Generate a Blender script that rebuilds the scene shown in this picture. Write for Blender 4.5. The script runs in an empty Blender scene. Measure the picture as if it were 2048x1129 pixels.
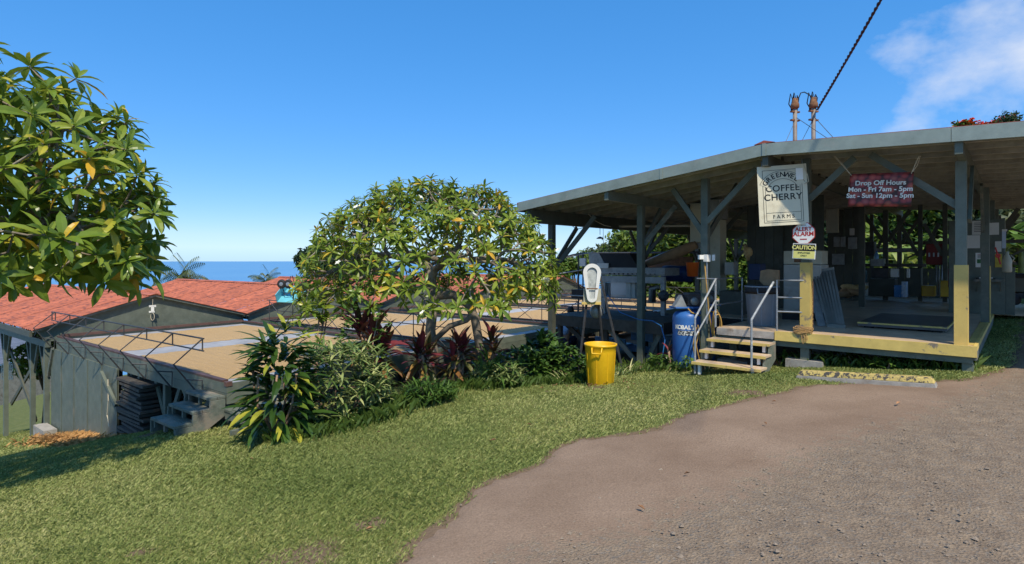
import bpy, bmesh, math, random
import numpy as np
from mathutils import Vector, Matrix, Quaternion
from mathutils.geometry import delaunay_2d_cdt
R = math.radians
scene = bpy.context.scene
col = scene.collection
# ------------------------------------------------------------------ camera (eye level is z = 0)
cam_d = bpy.data.cameras.new('camera'); cam = bpy.data.objects.new('camera', cam_d); col.objects.link(cam)
cam_d.sensor_width = 36.0; cam_d.lens = 36.0*1150/2048; cam_d.shift_y = -42.5/2048
cam_d.clip_start = 0.05; cam_d.clip_end = 400000
cam.location = (0, 0, 0); cam.rotation_euler = (R(90), 0, 0)
scene.camera = cam
# ------------------------------------------------------------------ sun and sky
CLOUD_OFF = 5.9
SUN_EL, SUN_AZ = 54.0, (0.283, -0.959)          # the sun stands behind the camera, a little to the right
sd = bpy.data.lights.new('sun', 'SUN'); sd.energy = 3.5; sd.angle = R(1.5); sd.color = (1.0, 0.90, 0.73)
sun = bpy.data.objects.new('sun', sd); col.objects.link(sun)
ray = Vector((-SUN_AZ[0]*math.cos(R(SUN_EL)), -SUN_AZ[1]*math.cos(R(SUN_EL)), -math.sin(R(SUN_EL))))
sun.rotation_euler = ray.to_track_quat('-Z', 'Y').to_euler()
world = bpy.data.worlds.new('World'); scene.world = world; world.use_nodes = True
wn = world.node_tree; wn.nodes.clear()
def wnode(t, **k):
    n = wn.nodes.new(t)
    for a, b in k.items(): setattr(n, a, b)
    return n
sky = wnode('ShaderNodeTexSky', sky_type='NISHITA'); sky.sun_disc = False
sky.sun_elevation = R(SUN_EL); sky.sun_rotation = math.atan2(SUN_AZ[0], SUN_AZ[1])
sky.altitude = 0; sky.air_density = 1.0; sky.dust_density = 0.3; sky.ozone_density = 6.0
tc = wnode('ShaderNodeTexCoord')
# thin broken cloud high up, drawn by direction on a flat cloud deck
sep = wnode('ShaderNodeSeparateXYZ'); wn.links.new(tc.outputs['Generated'], sep.inputs[0])
cmb = wnode('ShaderNodeMapping'); cmb.inputs['Scale'].default_value = (1, 1, 1.5); cmb.inputs['Location'].default_value = (CLOUD_OFF, 0.7, 0.2); wn.links.new(tc.outputs['Generated'], cmb.inputs[0])
nz = wnode('ShaderNodeTexNoise'); nz.inputs['Scale'].default_value = 5.0; nz.inputs['Detail'].default_value = 8; nz.inputs['Roughness'].default_value = 0.55
wn.links.new(cmb.outputs[0], nz.inputs['Vector'])
# a bank of cloud stands inland, on the uphill (right-hand) side
rt = wnode('ShaderNodeMath', operation='DIVIDE'); wn.links.new(sep.outputs['X'], rt.inputs[0]); wn.links.new(sep.outputs['Y'], rt.inputs[1])
bank = wnode('ShaderNodeMapRange'); bank.inputs[1].default_value = 0.5; bank.inputs[2].default_value = 1.0
bank.inputs[3].default_value = -0.3; bank.inputs[4].default_value = 0.02; wn.links.new(rt.outputs[0], bank.inputs[0])
add = wnode('ShaderNodeMath', operation='ADD'); wn.links.new(nz.outputs['Fac'], add.inputs[0]); wn.links.new(bank.outputs[0], add.inputs[1])
rmp = wnode('ShaderNodeMapRange'); rmp.inputs[1].default_value = 0.45; rmp.inputs[2].default_value = 0.70; rmp.inputs[4].default_value = 0.85
wn.links.new(add.outputs[0], rmp.inputs[0])
mix = wnode('ShaderNodeMix', data_type='RGBA'); wn.links.new(rmp.outputs[0], mix.inputs[0])
sh = wnode('ShaderNodeSeparateColor', mode='HSV'); wn.links.new(sky.outputs[0], sh.inputs[0])     # the photograph's soft tonal range: even, saturated sky
sm = wnode('ShaderNodeMath', operation='MULTIPLY_ADD', use_clamp=True); sm.inputs[1].default_value = 0.85; sm.inputs[2].default_value = 0.29; wn.links.new(sh.outputs[1], sm.inputs[0])
pw = wnode('ShaderNodeMath', operation='POWER'); pw.inputs[1].default_value = 0.55; wn.links.new(sh.outputs[2], pw.inputs[0])
vm = wnode('ShaderNodeMath', operation='MULTIPLY'); vm.inputs[1].default_value = 2.75; wn.links.new(pw.outputs[0], vm.inputs[0])
hs = wnode('ShaderNodeCombineColor', mode='HSV'); hm_ = wnode('ShaderNodeMath', operation='MULTIPLY_ADD'); hm_.inputs[1].default_value = 0.07; hm_.inputs[2].default_value = 0.56; wn.links.new(sh.outputs[1], hm_.inputs[0]); wn.links.new(hm_.outputs[0], hs.inputs[0]); wn.links.new(sm.outputs[0], hs.inputs[1]); wn.links.new(vm.outputs[0], hs.inputs[2])
wn.links.new(hs.outputs[0], mix.inputs[6]); mix.inputs[7].default_value = (6.2, 6.4, 6.9, 1)
bg = wnode('ShaderNodeBackground'); bg.inputs['Strength'].default_value = 0.10
wo = wnode('ShaderNodeOutputWorld'); wn.links.new(mix.outputs[2], bg.inputs['Color']); wn.links.new(bg.outputs[0], wo.inputs['Surface'])
vs = scene.view_settings; vs.view_transform = 'Standard'; vs.look = 'None'; vs.exposure = 0.48; vs.gamma = 1.0; vs.use_curve_mapping = False
# ------------------------------------------------------------------ helpers
rnd = random.Random(7)
class Frame:                                   # a level frame: u along the fronts, v away from them
    def __init__(s, o, au):
        s.o = Vector((o[0], o[1], 0)); s.u = Vector((math.cos(R(au)), math.sin(R(au)), 0)); s.v = Vector((math.cos(R(au-90)), math.sin(R(au-90)), 0))
    def __call__(s, u, v, z): return s.o + s.u*u + s.v*v + Vector((0, 0, z))
B = Frame((6.43, 8.02), 138.5)                 # the open mill shed, origin at the front corner of its floor
D = Frame((-4.18, 8.45), 142.0)                # the drying decks, origin at the near corner of the first deck
UP = Vector((0, 0, 1))
class MB:
    def __init__(s): s.V = []; s.F = []; s.T = []
    def add(s, vs, fs, tint=None):
        k = len(s.V); s.V += [tuple(v) for v in vs]; s.F += [tuple(i+k for i in f) for f in fs]
        if tint is not None: s.T += [tint]*len(vs)
    def box8(s, p): s.add(p, [(0,3,2,1),(4,5,6,7),(0,1,5,4),(1,2,6,5),(2,3,7,6),(3,0,4,7)]); return s
    def fbox(s, fr, u0, u1, v0, v1, z0, z1):
        return s.box8([fr(u,v,z) for z in (z0,z1) for u,v in ((u0,v0),(u0,v1),(u1,v1),(u1,v0))])
    def box(s, c, sx, sy, sz, rz=0, rx=0, ry=0):
        m = Matrix.Translation(c) @ Matrix.Rotation(rz,4,'Z') @ Matrix.Rotation(rx,4,'X') @ Matrix.Rotation(ry,4,'Y')
        return s.box8([m @ Vector((x*sx/2,y*sy/2,z*sz/2)) for z in (-1,1) for x,y in ((-1,-1),(1,-1),(1,1),(-1,1))])
    def bar(s, p, q, w, h, up=UP):
        p, q = Vector(p), Vector(q); d = (q-p).normalized(); up = Vector(up)
        if abs(d.dot(up)) > .98: up = Vector((B.u.x, B.u.y, 0))
        sx = d.cross(up).normalized()*w/2; sy = sx.cross(d).normalized()*h/2
        return s.box8([p-sx-sy, p+sx-sy, p+sx+sy, p-sx+sy, q-sx-sy, q+sx-sy, q+sx+sy, q-sx+sy])
    def tube(s, pts, r, n=8, caps=True):
        pts = [Vector(p) for p in pts]; k = len(pts); r = [r]*k if not isinstance(r, (list, tuple)) else r
        vs, fs = [], []; ref = None
        for i, p in enumerate(pts):
            t = (pts[min(i+1,k-1)]-pts[max(i-1,0)]).normalized()
            if ref is None: ref = t.orthogonal().normalized()
            ref = (ref - t*ref.dot(t)); ref = ref.normalized() if ref.length > 1e-6 else t.orthogonal().normalized()
            b = t.cross(ref)
            for j in range(n):
                a = 2*math.pi*j/n; vs.append(p + (ref*math.cos(a)+b*math.sin(a))*r[i])
        for i in range(k-1):
            for j in range(n):
                fs.append((i*n+j, i*n+(j+1)%n, (i+1)*n+(j+1)%n, (i+1)*n+j))
        if caps: fs.append(tuple(range(n))[::-1]); fs.append(tuple((k-1)*n+j for j in range(n)))
        s.add(vs, fs); return s
    def lathe(s, c, prof, n=24, m=None, cap=True):
        c = Vector(c); m = m or Matrix.Identity(3); vs, fs = [], []
        for r, z in prof:
            for j in range(n):
                a = 2*math.pi*j/n; vs.append(c + m @ Vector((r*math.cos(a), r*math.sin(a), z)))
        for i in range(len(prof)-1):
            for j in range(n): fs.append((i*n+j, i*n+(j+1)%n, (i+1)*n+(j+1)%n, (i+1)*n+j))
        if cap: fs.append(tuple(range(n))[::-1]); fs.append(tuple((len(prof)-1)*n+j for j in range(n)))
        s.add(vs, fs); return s
    def prism(s, pts, off):
        pts = [Vector(p) for p in pts]; off = Vector(off); n = len(pts)
        s.add(pts+[p+off for p in pts], [tuple(range(n))[::-1], tuple(range(n,2*n))]+[(i,(i+1)%n,n+(i+1)%n,n+i) for i in range(n)]); return s
    def mesh(s, name, m, smooth=False):
        me = bpy.data.meshes.new(name); me.from_pydata(s.V, [], s.F); me.update()
        if s.T and len(s.T) == len(s.V):
            a = me.attributes.new('tint', 'FLOAT', 'POINT'); a.data.foreach_set('value', s.T)
        if m: me.materials.append(m)
        if smooth: me.polygons.foreach_set('use_smooth', [True]*len(me.polygons))
        return me
    def build(s, name, m, parent=None, smooth=False, bevel=0, fix=True):
        me = s.mesh(name, m, smooth)
        if fix:
            bm = bmesh.new(); bm.from_mesh(me); bmesh.ops.recalc_face_normals(bm, faces=bm.faces); bm.to_mesh(me); bm.free()
        return link(name, me, parent, bevel)
def link(name, me, parent=None, bevel=0):
    o = bpy.data.objects.new(name, me); col.objects.link(o)
    if parent is not None: attach(o, parent)
    if bevel:
        b = o.modifiers.new('bevel', 'BEVEL'); b.width = bevel; b.segments = 2; b.limit_method = 'ANGLE'
    return o
WPOS = {}
def attach(o, parent):
    o.parent = parent
    loc = WPOS.get(parent.name, Vector((0, 0, 0)))
    o.matrix_parent_inverse = Matrix.Translation(-loc)
def thing(name, label, cat, loc=(0, 0, 0), group=None):
    o = bpy.data.objects.new(name, None); col.objects.link(o); o.empty_display_size = .2
    o.location = loc; WPOS[o.name] = Vector(loc); tag(o, label, cat, group, 'thing'); return o
def tag(o, label=None, cat=None, group=None, kind=None):
    if label: o['label'] = label
    if cat: o['category'] = cat
    if group: o['group'] = group
    if kind: o['kind'] = kind
    return o
def one(name, label, cat, mb, m, group=None, smooth=False, bevel=0):
    return tag(mb.build(name, m, None, smooth, bevel), label, cat, group, 'thing')
def px(x, y, Y): return Vector(((x-1024)/1150*Y, Y, (522-y)/1150*Y))
def pv(x, y, v, fr=B):                          # where the sight line through a picture point meets the plane v
    k = (x-1024)/1150; Y = (v+fr.o.dot(fr.v))/(k*fr.v.x+fr.v.y); return Vector((k*Y, Y, (522-y)/1150*Y))
def uv_of(p, fr=B):
    d = Vector(p)-fr.o; return d.dot(fr.u), d.dot(fr.v)
# ------------------------------------------------------------------ procedural materials
MATS = {}
def nodes_of(name):
    m = bpy.data.materials.new(name); m.use_nodes = True; nt = m.node_tree; nt.nodes.clear(); return m, nt
def N(nt, t, ins=None, **k):
    n = nt.nodes.new(t)
    for a, b in k.items(): setattr(n, a, b)
    for a, b in (ins or {}).items(): n.inputs[a].default_value = b
    return n
def L(nt, a, b): nt.links.new(a, b)
def scl(c, f): return tuple(min(1, x*f) for x in c)+(1,)
def mat(name, c, rough=.6, metal=0, var=.18, vs=3.0, bump=.12, bs=60, dirt=None, dk=.5, ds=2.5, rand=.12, stretch=None, spec=.4, hard=.12):
    if name in MATS: return MATS[name]
    m, nt = nodes_of(name)
    out = N(nt, 'ShaderNodeOutputMaterial'); p = N(nt, 'ShaderNodeBsdfPrincipled', {'Roughness': rough, 'Metallic': metal})
    p.inputs['Specular IOR Level'].default_value = spec
    L(nt, p.outputs[0], out.inputs[0])
    tc = N(nt, 'ShaderNodeTexCoord'); src = tc.outputs['Object']
    if stretch:
        mp = N(nt, 'ShaderNodeMapping', {'Scale': stretch}); L(nt, src, mp.inputs[0]); src = mp.outputs[0]
    n1 = N(nt, 'ShaderNodeTexNoise', {'Scale': vs, 'Detail': 6, 'Roughness': .65}); L(nt, src, n1.inputs['Vector'])
    oi = N(nt, 'ShaderNodeObjectInfo')
    mr = N(nt, 'ShaderNodeMapRange', {1: .3, 2: .7, 3: 1-var, 4: 1+var}); L(nt, n1.outputs['Fac'], mr.inputs[0])
    mo = N(nt, 'ShaderNodeMapRange', {3: 1-rand, 4: 1+rand}); L(nt, oi.outputs['Random'], mo.inputs[0])
    mu = N(nt, 'ShaderNodeMath', operation='MULTIPLY'); L(nt, mr.outputs[0], mu.inputs[0]); L(nt, mo.outputs[0], mu.inputs[1])
    cm = N(nt, 'ShaderNodeVectorMath', operation='SCALE'); cm.inputs[0].default_value = c[:3]; L(nt, mu.outputs[0], cm.inputs['Scale'])
    colr = cm.outputs[0]
    if dirt:
        n2 = N(nt, 'ShaderNodeTexNoise', {'Scale': ds, 'Detail': 9, 'Roughness': .7}); L(nt, src, n2.inputs['Vector'])
        r2 = N(nt, 'ShaderNodeMapRange', {1: dk, 2: dk+hard}); L(nt, n2.outputs['Fac'], r2.inputs[0])
        mx = N(nt, 'ShaderNodeMix', data_type='RGBA'); L(nt, r2.outputs[0], mx.inputs[0]); L(nt, colr, mx.inputs[6]); mx.inputs[7].default_value = tuple(dirt[:3])+(1,)
        colr = mx.outputs[2]
    L(nt, colr, p.inputs['Base Color'])
    if bump:
        n3 = N(nt, 'ShaderNodeTexNoise', {'Scale': bs, 'Detail': 5}); L(nt, src, n3.inputs['Vector'])
        b = N(nt, 'ShaderNodeBump', {'Strength': bump, 'Distance': .02}); L(nt, n3.outputs['Fac'], b.inputs['Height']); L(nt, b.outputs[0], p.inputs['Normal'])
    MATS[name] = m; return m
def leafmat(name, stops, rough=.42, trans=.3, rand=.25):
    if name in MATS: return MATS[name]
    m, nt = nodes_of(name)
    out = N(nt, 'ShaderNodeOutputMaterial'); p = N(nt, 'ShaderNodeBsdfPrincipled', {'Roughness': rough})
    p.inputs['Specular IOR Level'].default_value = .35
    at = N(nt, 'ShaderNodeAttribute', attribute_name='tint'); oi = N(nt, 'ShaderNodeObjectInfo')
    mo = N(nt, 'ShaderNodeMapRange', {3: -rand/2, 4: rand/2}); L(nt, oi.outputs['Random'], mo.inputs[0])
    ad = N(nt, 'ShaderNodeMath', operation='ADD'); L(nt, at.outputs['Fac'], ad.inputs[0]); L(nt, mo.outputs[0], ad.inputs[1])
    tc = N(nt, 'ShaderNodeTexCoord'); n1 = N(nt, 'ShaderNodeTexNoise', {'Scale': 14, 'Detail': 3}); L(nt, tc.outputs['Object'], n1.inputs['Vector'])
    mn = N(nt, 'ShaderNodeMapRange', {3: -.15, 4: .15}); L(nt, n1.outputs['Fac'], mn.inputs[0])
    a2 = N(nt, 'ShaderNodeMath', operation='ADD', use_clamp=True); L(nt, ad.outputs[0], a2.inputs[0]); L(nt, mn.outputs[0], a2.inputs[1])
    rp = N(nt, 'ShaderNodeValToRGB'); cr = rp.color_ramp
    while len(cr.elements) < len(stops): cr.elements.new(.5)
    for e, (q, c) in zip(cr.elements, stops): e.position = q; e.color = tuple(c)+(1,)
    L(nt, a2.outputs[0], rp.inputs[0]); L(nt, rp.outputs[0], p.inputs['Base Color'])
    tr = N(nt, 'ShaderNodeBsdfTranslucent'); L(nt, rp.outputs[0], tr.inputs[0])
    ms = N(nt, 'ShaderNodeMixShader', {0: trans}); L(nt, p.outputs[0], ms.inputs[1]); L(nt, tr.outputs[0], ms.inputs[2]); L(nt, ms.outputs[0], out.inputs[0])
    MATS[name] = m; return m
green = mat('green paint', (.125,.145,.115), .55, dirt=(.175,.17,.135), dk=.56, var=.2, vs=5, bs=120, bump=.15)
dgreen = mat('dark green paint', (.085,.09,.07), .6, dirt=(.12,.12,.095), dk=.58, vs=4)
woodgrey = mat('weathered grey green wood', (.13,.15,.125), .8, dirt=(.24,.21,.17), dk=.5, var=.3, vs=9, bump=.3)
darkwood = mat('dark timber', (.075,.066,.056), .8, var=.35, vs=6, dirt=(.09,.075,.055), dk=.55)
brownrail = mat('brown rail paint', (.10,.055,.045), .6, var=.3, dirt=(.17,.12,.10), dk=.55)
yellow = mat('yellow paint worn', (.60,.44,.13), .6, dirt=(.22,.18,.14), dk=.585, ds=5, var=.14, hard=.05)
yellowp = mat('yellow plastic', (.78,.45,.012), .35, var=.08, vs=5, dirt=(.5,.30,.03), dk=.62, spec=.5, rand=.04)
greyp = mat('grey plastic', (.20,.245,.29), .45, var=.1, dirt=(.15,.16,.17), dk=.6)
steel = mat('galvanised steel', (.36,.38,.40), .42, .75, var=.2, vs=12, bump=.05)
dsteel = mat('dull steel', (.30,.315,.31), .5, .35, var=.25, vs=8, dirt=(.12,.09,.07), dk=.6)
iron = mat('dark iron', (.075,.075,.078), .5, .4, var=.3, vs=10, dirt=(.11,.06,.04), dk=.58)
black = mat('black rubber', (.018,.018,.019), .7, var=.2)
white = mat('white paint', (.72,.72,.69), .5, var=.08, dirt=(.45,.42,.36), dk=.62)
cream = mat('cream duct metal', (.46,.44,.33), .55, var=.12, dirt=(.30,.26,.18), dk=.58)
rust = mat('rust', (.20,.095,.045), .85, var=.4, vs=14, dirt=(.12,.08,.06), dk=.5)
concrete = mat('concrete', (.32,.30,.27), .9, var=.22, vs=8, bump=.35, bs=90, dirt=(.20,.15,.11), dk=.55)
plywood = mat('plywood floor', (.55,.41,.28), .36, var=.25, vs=2.2, dirt=(.27,.21,.16), dk=.58, ds=1.4, hard=.2, bump=.1)
blue = mat('blue enamel', (.035,.135,.40), .38, var=.12, vs=4, dirt=(.03,.07,.16), dk=.64, ds=5)
blued = mat('blue drum plastic', (.02,.05,.16), .4, var=.15)
teal = mat('teal plastic', (.03,.22,.30), .45, var=.15, dirt=(.05,.12,.14), dk=.62)
tealmetal = mat('teal painted steel', (.12,.42,.50), .4, var=.15, dirt=(.25,.40,.42), dk=.6)
redp = mat('red paint', (.20,.025,.02), .5, var=.2)
orangep = mat('orange plastic', (.72,.12,.015), .5, var=.1)
card = mat('brown canvas', (.34,.20,.10), .85, var=.25, vs=6, bump=.4, bs=30)
burlap = mat('burlap', (.33,.22,.125), .9, var=.25, vs=12, bump=.5, bs=160)
paper = mat('paper', (.68,.67,.62), .8, var=.08, bump=0)
paperlt = mat('white card', (.80,.79,.74), .7, var=.05, bump=0)
straw = mat('straw hat weave', (.52,.36,.16), .8, var=.25, vs=30, bump=.4, bs=120)
bark = mat('plumeria bark', (.20,.165,.125), .85, var=.35, vs=9, bump=.5, bs=45, dirt=(.30,.27,.22), dk=.52, rand=.05)
barkd = mat('dark bark', (.10,.075,.055), .9, var=.35, vs=7, bump=.5, bs=30)
canebark = mat('pale cane bark', (.30,.19,.125), .85, var=.3, vs=20, bump=.5, bs=60)
rope = mat('pale rope', (.58,.50,.36), .9, var=.2, vs=40)
hose = mat('ochre hose', (.42,.25,.06), .6, var=.15)
bluehose = mat('blue hose', (.03,.16,.42), .45, var=.1)
ink = mat('black ink', (.012,.012,.012), .7, bump=0)
whiteink = mat('white ink', (.82,.80,.72), .7, bump=0)
redink = mat('red ink', (.48,.035,.03), .6, bump=0)
# ------------------------------------------------------------------ terrain
GP = np.array([(0,0,-1.66),(5.4,7.27,-1.60),(4.1,8.2,-1.69),(6.43,8.02,-1.56),(3.54,9.44,-1.87),(4.7,8.9,-1.74),(1.52,9.9,-2.12),(2.77,12.33,-2.25),
 (-4.6,8.1,-2.40),(-10.4,13.3,-4.0),(-6.9,10.9,-3.28),(-5.3,9.3,-2.62),(-3.1,7.7,-2.33),(-1.5,9.5,-2.12),(-3.9,4.4,-2.25),(-1.2,3.0,-1.88),(2.5,3.0,-1.64),
 (11,12.4,-1.34),(10,5,-1.40),(6,1,-1.5),(-9.5,10.0,-3.5),(-8,4,-2.9),(-14,16,-4.9),(-20,24,-7.0),(0,20,-3.2),(0,30,-4.5),(-6,16,-3.7),(-5,40,-8),
 (20,30,-1.2),(24,14,-0.4),(20,55,-3.0),(-35,45,-13),(-25,10,-7.0),(-10,-10,-2.5),(10,-10,-.8),(8,16,-1.6),(13,22,-1.7),(40,40,1.5),(0,60,-11),(5,14,-2.1)], float)
def _tps(d2): return np.where(d2 > 1e-9, d2*np.log(np.maximum(d2, 1e-12)), 0.0)
_P = GP[:, :2]; _A = _tps(((_P[:, None]-_P[None])**2).sum(-1)) + np.eye(len(GP))*2.0
_Q = np.hstack([np.ones((len(GP), 1)), _P])
_S = np.linalg.solve(np.block([[_A, _Q], [_Q.T, np.zeros((3, 3))]]), np.concatenate([GP[:, 2], np.zeros(3)]))
def gza(x, y):
    x = np.asarray(x, float); y = np.asarray(y, float); sh = x.shape; p = np.stack([x.ravel(), y.ravel()], 1)
    z = np.empty(len(p))
    for i in range(0, len(p), 20000):
        q = p[i:i+20000]; z[i:i+20000] = _tps(((q[:, None]-_P[None])**2).sum(-1)) @ _S[:-3] + _S[-3] + q @ _S[-2:]
    z = z.reshape(sh)
    far = np.maximum(-9 + .16*(x-.1*y) - .07*(y-30), -330); far = np.minimum(far, 6)
    r = np.hypot(x, y-15); t = np.clip((r-32)/25, 0, 1); t = t*t*(3-2*t)
    z = z*(1-t)+far*t
    z = z + .018*np.sin(2.1*x+.7)*np.sin(1.7*y+.3) + .012*np.sin(4.3*x+1.9*y)
    return z
def gz(x, y): return float(gza(np.array([x]), np.array([y]))[0])
# ------------------------------------------------------------------ ground, driveway, sea
EDGE = [(-2.6,1.2),(-1.6,2.3),(-1.0,3.0),(-.72,3.54),(-.59,3.92),(-.32,4.37),(.07,5.13),(.63,5.75),(1.41,6.08),(2.17,6.63),(2.79,7.04),(3.47,7.42),(3.98,7.66),(4.72,7.74),(5.45,7.62),(6.3,7.7),(7.1,8.2),(8.2,9.35),(9.7,10.9),(12,13.2),(16,16.5),(24,22),(30,14),(22,-6),(-6,-6),(-3.6,-.8)]
def dense(P, step=.06):
    out = []; n = len(P)
    for i in range(n):
        p0, p1, p2, p3 = [Vector(P[(i+k-1) % n]) for k in range(4)]
        k = max(1, int((p2-p1).length/step)); k = min(k, 60)
        for j in range(k):
            t = j/k; out.append(.5*((2*p1)+(p2-p0)*t+(2*p0-5*p1+4*p2-p3)*t*t+(3*p1-p0-3*p2+p3)*t**3))
    return out
EP = dense(EDGE); rr = random.Random(3)
ea = np.array([(p.x, p.y) for p in EP])
def wob(x, y): return .05*np.sin(5.1*x+1.3*y)+.04*np.sin(11*x-7*y+1)+.03*np.sin(23*x+17*y)+.02*np.sin(47*x-31*y)
ea = ea + np.stack([wob(ea[:, 0], ea[:, 1]), wob(ea[:, 1]+9, ea[:, 0])], 1)*np.where(ea[:, 1:2] > 1.5, 1, 0)
def inside(x, y, poly=ea):
    x = np.asarray(x); y = np.asarray(y); r = np.zeros(x.shape, bool); n = len(poly)
    for i in range(n):
        x0, y0 = poly[i]; x1, y1 = poly[(i+1) % n]
        if y0 == y1: continue
        c = ((y0 > y) != (y1 > y)) & (x < (x1-x0)*(y-y0)/(y1-y0)+x0); r ^= c
    return r
def edist(x, y):
    d = np.full(np.asarray(x).shape, 1e9)
    for i in range(len(ea)):
        a = ea[i]; b = ea[(i+1) % len(ea)]; ab = b-a; l = (ab**2).sum()+1e-12
        t = np.clip(((x-a[0])*ab[0]+(y-a[1])*ab[1])/l, 0, 1); d = np.minimum(d, np.hypot(x-a[0]-t*ab[0], y-a[1]-t*ab[1]))
    return d
# ground sheet, fine near the camera, coarse to the coast
n = 260; s = np.linspace(-1, 1, n); gx = 16*s+60*s**5+2600*s**11; t = np.linspace(-.62, 1, n); gy = 6+18*t+70*np.sign(t)*np.abs(t)**5+2800*np.sign(t)*np.abs(t)**11
X, Y = np.meshgrid(gx, gy); Z = gza(X, Y)
ins = inside(X, Y); dd = edist(X, Y); Z = Z-np.where(ins, np.clip(dd*.25, 0, .03), 0)
# bare soil where nothing grows: by the road, under the floors, worn spots
LAWN_BARE = [(-.25,4.15,.28),(.05,4.62,.22),(-1.35,3.75,.34),(-2.65,4.05,.14),(-1.05,4.25,.2),(3.05,7.55,.3),(1.35,9.3,.2),(.55,8.9,.16),(-4.75,8.6,.28),(-5.25,8.35,.3)]
def bare(x, y):
    x = np.asarray(x, float); y = np.asarray(y, float); b = np.zeros(x.shape)
    for cx, cy, r in LAWN_BARE: b = np.maximum(b, np.clip(1.25-np.hypot(x-cx, (y-cy)*1.1)/r+.9*wob(3*x, 3*y)/.1*.3, 0, 1))
    u = (x-B.o.x)*B.u.x+(y-B.o.y)*B.u.y; v = (x-B.o.x)*B.v.x+(y-B.o.y)*B.v.y
    b = np.maximum(b, np.where((u > .1) & (u < 9) & (v > .25) & (v < 13), 1, 0))
    u = (x-D.o.x)*D.u.x+(y-D.o.y)*D.u.y; v = (x-D.o.x)*D.v.x+(y-D.o.y)*D.v.y
    return np.maximum(b, np.where((u > -.1) & (u < 8.6) & (v > .15) & (v < 25), 1, 0))
me = bpy.data.meshes.new('ground'); idx = np.arange(n*n).reshape(n, n)
me.from_pydata(np.stack([X.ravel(), Y.ravel(), Z.ravel()], 1).tolist(), [], np.stack([idx[:-1, :-1], idx[:-1, 1:], idx[1:, 1:], idx[1:, :-1]], -1).reshape(-1, 4).tolist())
soil = np.maximum(np.where(ins, 1, np.clip(1-dd/.10, 0, .8)), bare(X, Y)).ravel()
me.attributes.new('soil', 'FLOAT', 'POINT').data.foreach_set('value', soil.astype(np.float32)); me.polygons.foreach_set('use_smooth', [True]*len(me.polygons))
m, nt = nodes_of('lawn ground'); out = N(nt, 'ShaderNodeOutputMaterial'); p = N(nt, 'ShaderNodeBsdfPrincipled', {'Roughness': .95}); p.inputs['Specular IOR Level'].default_value = .1
tcn = N(nt, 'ShaderNodeTexCoord')
na = N(nt, 'ShaderNodeTexNoise', {'Scale': .9, 'Detail': 6}); nb = N(nt, 'ShaderNodeTexNoise', {'Scale': 45, 'Detail': 4}); ncn = N(nt, 'ShaderNodeTexNoise', {'Scale': 6, 'Detail': 6})
for q in (na, nb, ncn): L(nt, tcn.outputs['Object'], q.inputs['Vector'])
g1 = N(nt, 'ShaderNodeMix', data_type='RGBA'); g1.inputs[6].default_value = (.10,.135,.035,1); g1.inputs[7].default_value = (.21,.21,.07,1)
mr = N(nt, 'ShaderNodeMapRange', {1: .35, 2: .65}); L(nt, na.outputs['Fac'], mr.inputs[0]); L(nt, mr.outputs[0], g1.inputs[0])
g2 = N(nt, 'ShaderNodeMix', data_type='RGBA', blend_type='MULTIPLY'); g2.inputs[0].default_value = .35; L(nt, g1.outputs[2], g2.inputs[6]); L(nt, nb.outputs['Color'], g2.inputs[7])
so = N(nt, 'ShaderNodeMix', data_type='RGBA'); so.inputs[6].default_value = (.13,.085,.055,1); so.inputs[7].default_value = (.21,.15,.10,1); L(nt, ncn.outputs['Fac'], so.inputs[0])
at = N(nt, 'ShaderNodeAttribute', attribute_name='soil'); am = N(nt, 'ShaderNodeMath', operation='ADD'); nn = N(nt, 'ShaderNodeMapRange', {3: -.35, 4: .35}); L(nt, ncn.outputs['Fac'], nn.inputs[0])
L(nt, at.outputs['Fac'], am.inputs[0]); L(nt, nn.outputs[0], am.inputs[1]); ms = N(nt, 'ShaderNodeMapRange', {1: .3, 2: .6}); L(nt, am.outputs[0], ms.inputs[0])
fm = N(nt, 'ShaderNodeMix', data_type='RGBA'); L(nt, ms.outputs[0], fm.inputs[0]); L(nt, g2.outputs[2], fm.inputs[6]); L(nt, so.outputs[2], fm.inputs[7]); L(nt, fm.outputs[2], p.inputs['Base Color'])
bp = N(nt, 'ShaderNodeBump', {'Strength': .6, 'Distance': .03}); L(nt, nb.outputs['Fac'], bp.inputs['Height']); L(nt, bp.outputs[0], p.inputs['Normal']); L(nt, p.outputs[0], out.inputs[0])
me.materials.append(m); tag(link('ground', me), kind='structure')
# driveway: smooth soil-stained apron running into a rough gravelly lane
GRAV = [(-2.2,2.2),(.08,3.52),(.71,3.62),(1.84,4.45),(2.84,5.21),(4.2,5.95),(6.09,7.25),(8.0,9.0),(12,13.0)]
def gravf(x, y):
    g = np.array(GRAV); d = np.full(np.asarray(x).shape, 1e9); sg = np.zeros(np.asarray(x).shape)
    for i in range(len(g)-1):
        a, b = g[i], g[i+1]; ab = b-a; t = np.clip(((x-a[0])*ab[0]+(y-a[1])*ab[1])/(ab**2).sum(), 0, 1)
        e = np.hypot(x-a[0]-t*ab[0], y-a[1]-t*ab[1]); s_ = (x-a[0])*ab[1]-(y-a[1])*ab[0]
        sg = np.where(e < d, np.sign(s_), sg); d = np.minimum(d, e)
    return d*sg
xs = np.concatenate([np.arange(-1.5, 9.5, .07)]); ys = np.arange(2.6, 11, .07); xx, yy = np.meshgrid(xs, ys)
rg = np.random.default_rng(5); xx = xx+rg.uniform(-.02, .02, xx.shape); yy = yy+rg.uniform(-.02, .02, yy.shape)
k = inside(xx, yy) & (edist(xx, yy) > .05); cp = np.stack([xx[k], yy[k]], 1)
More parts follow.
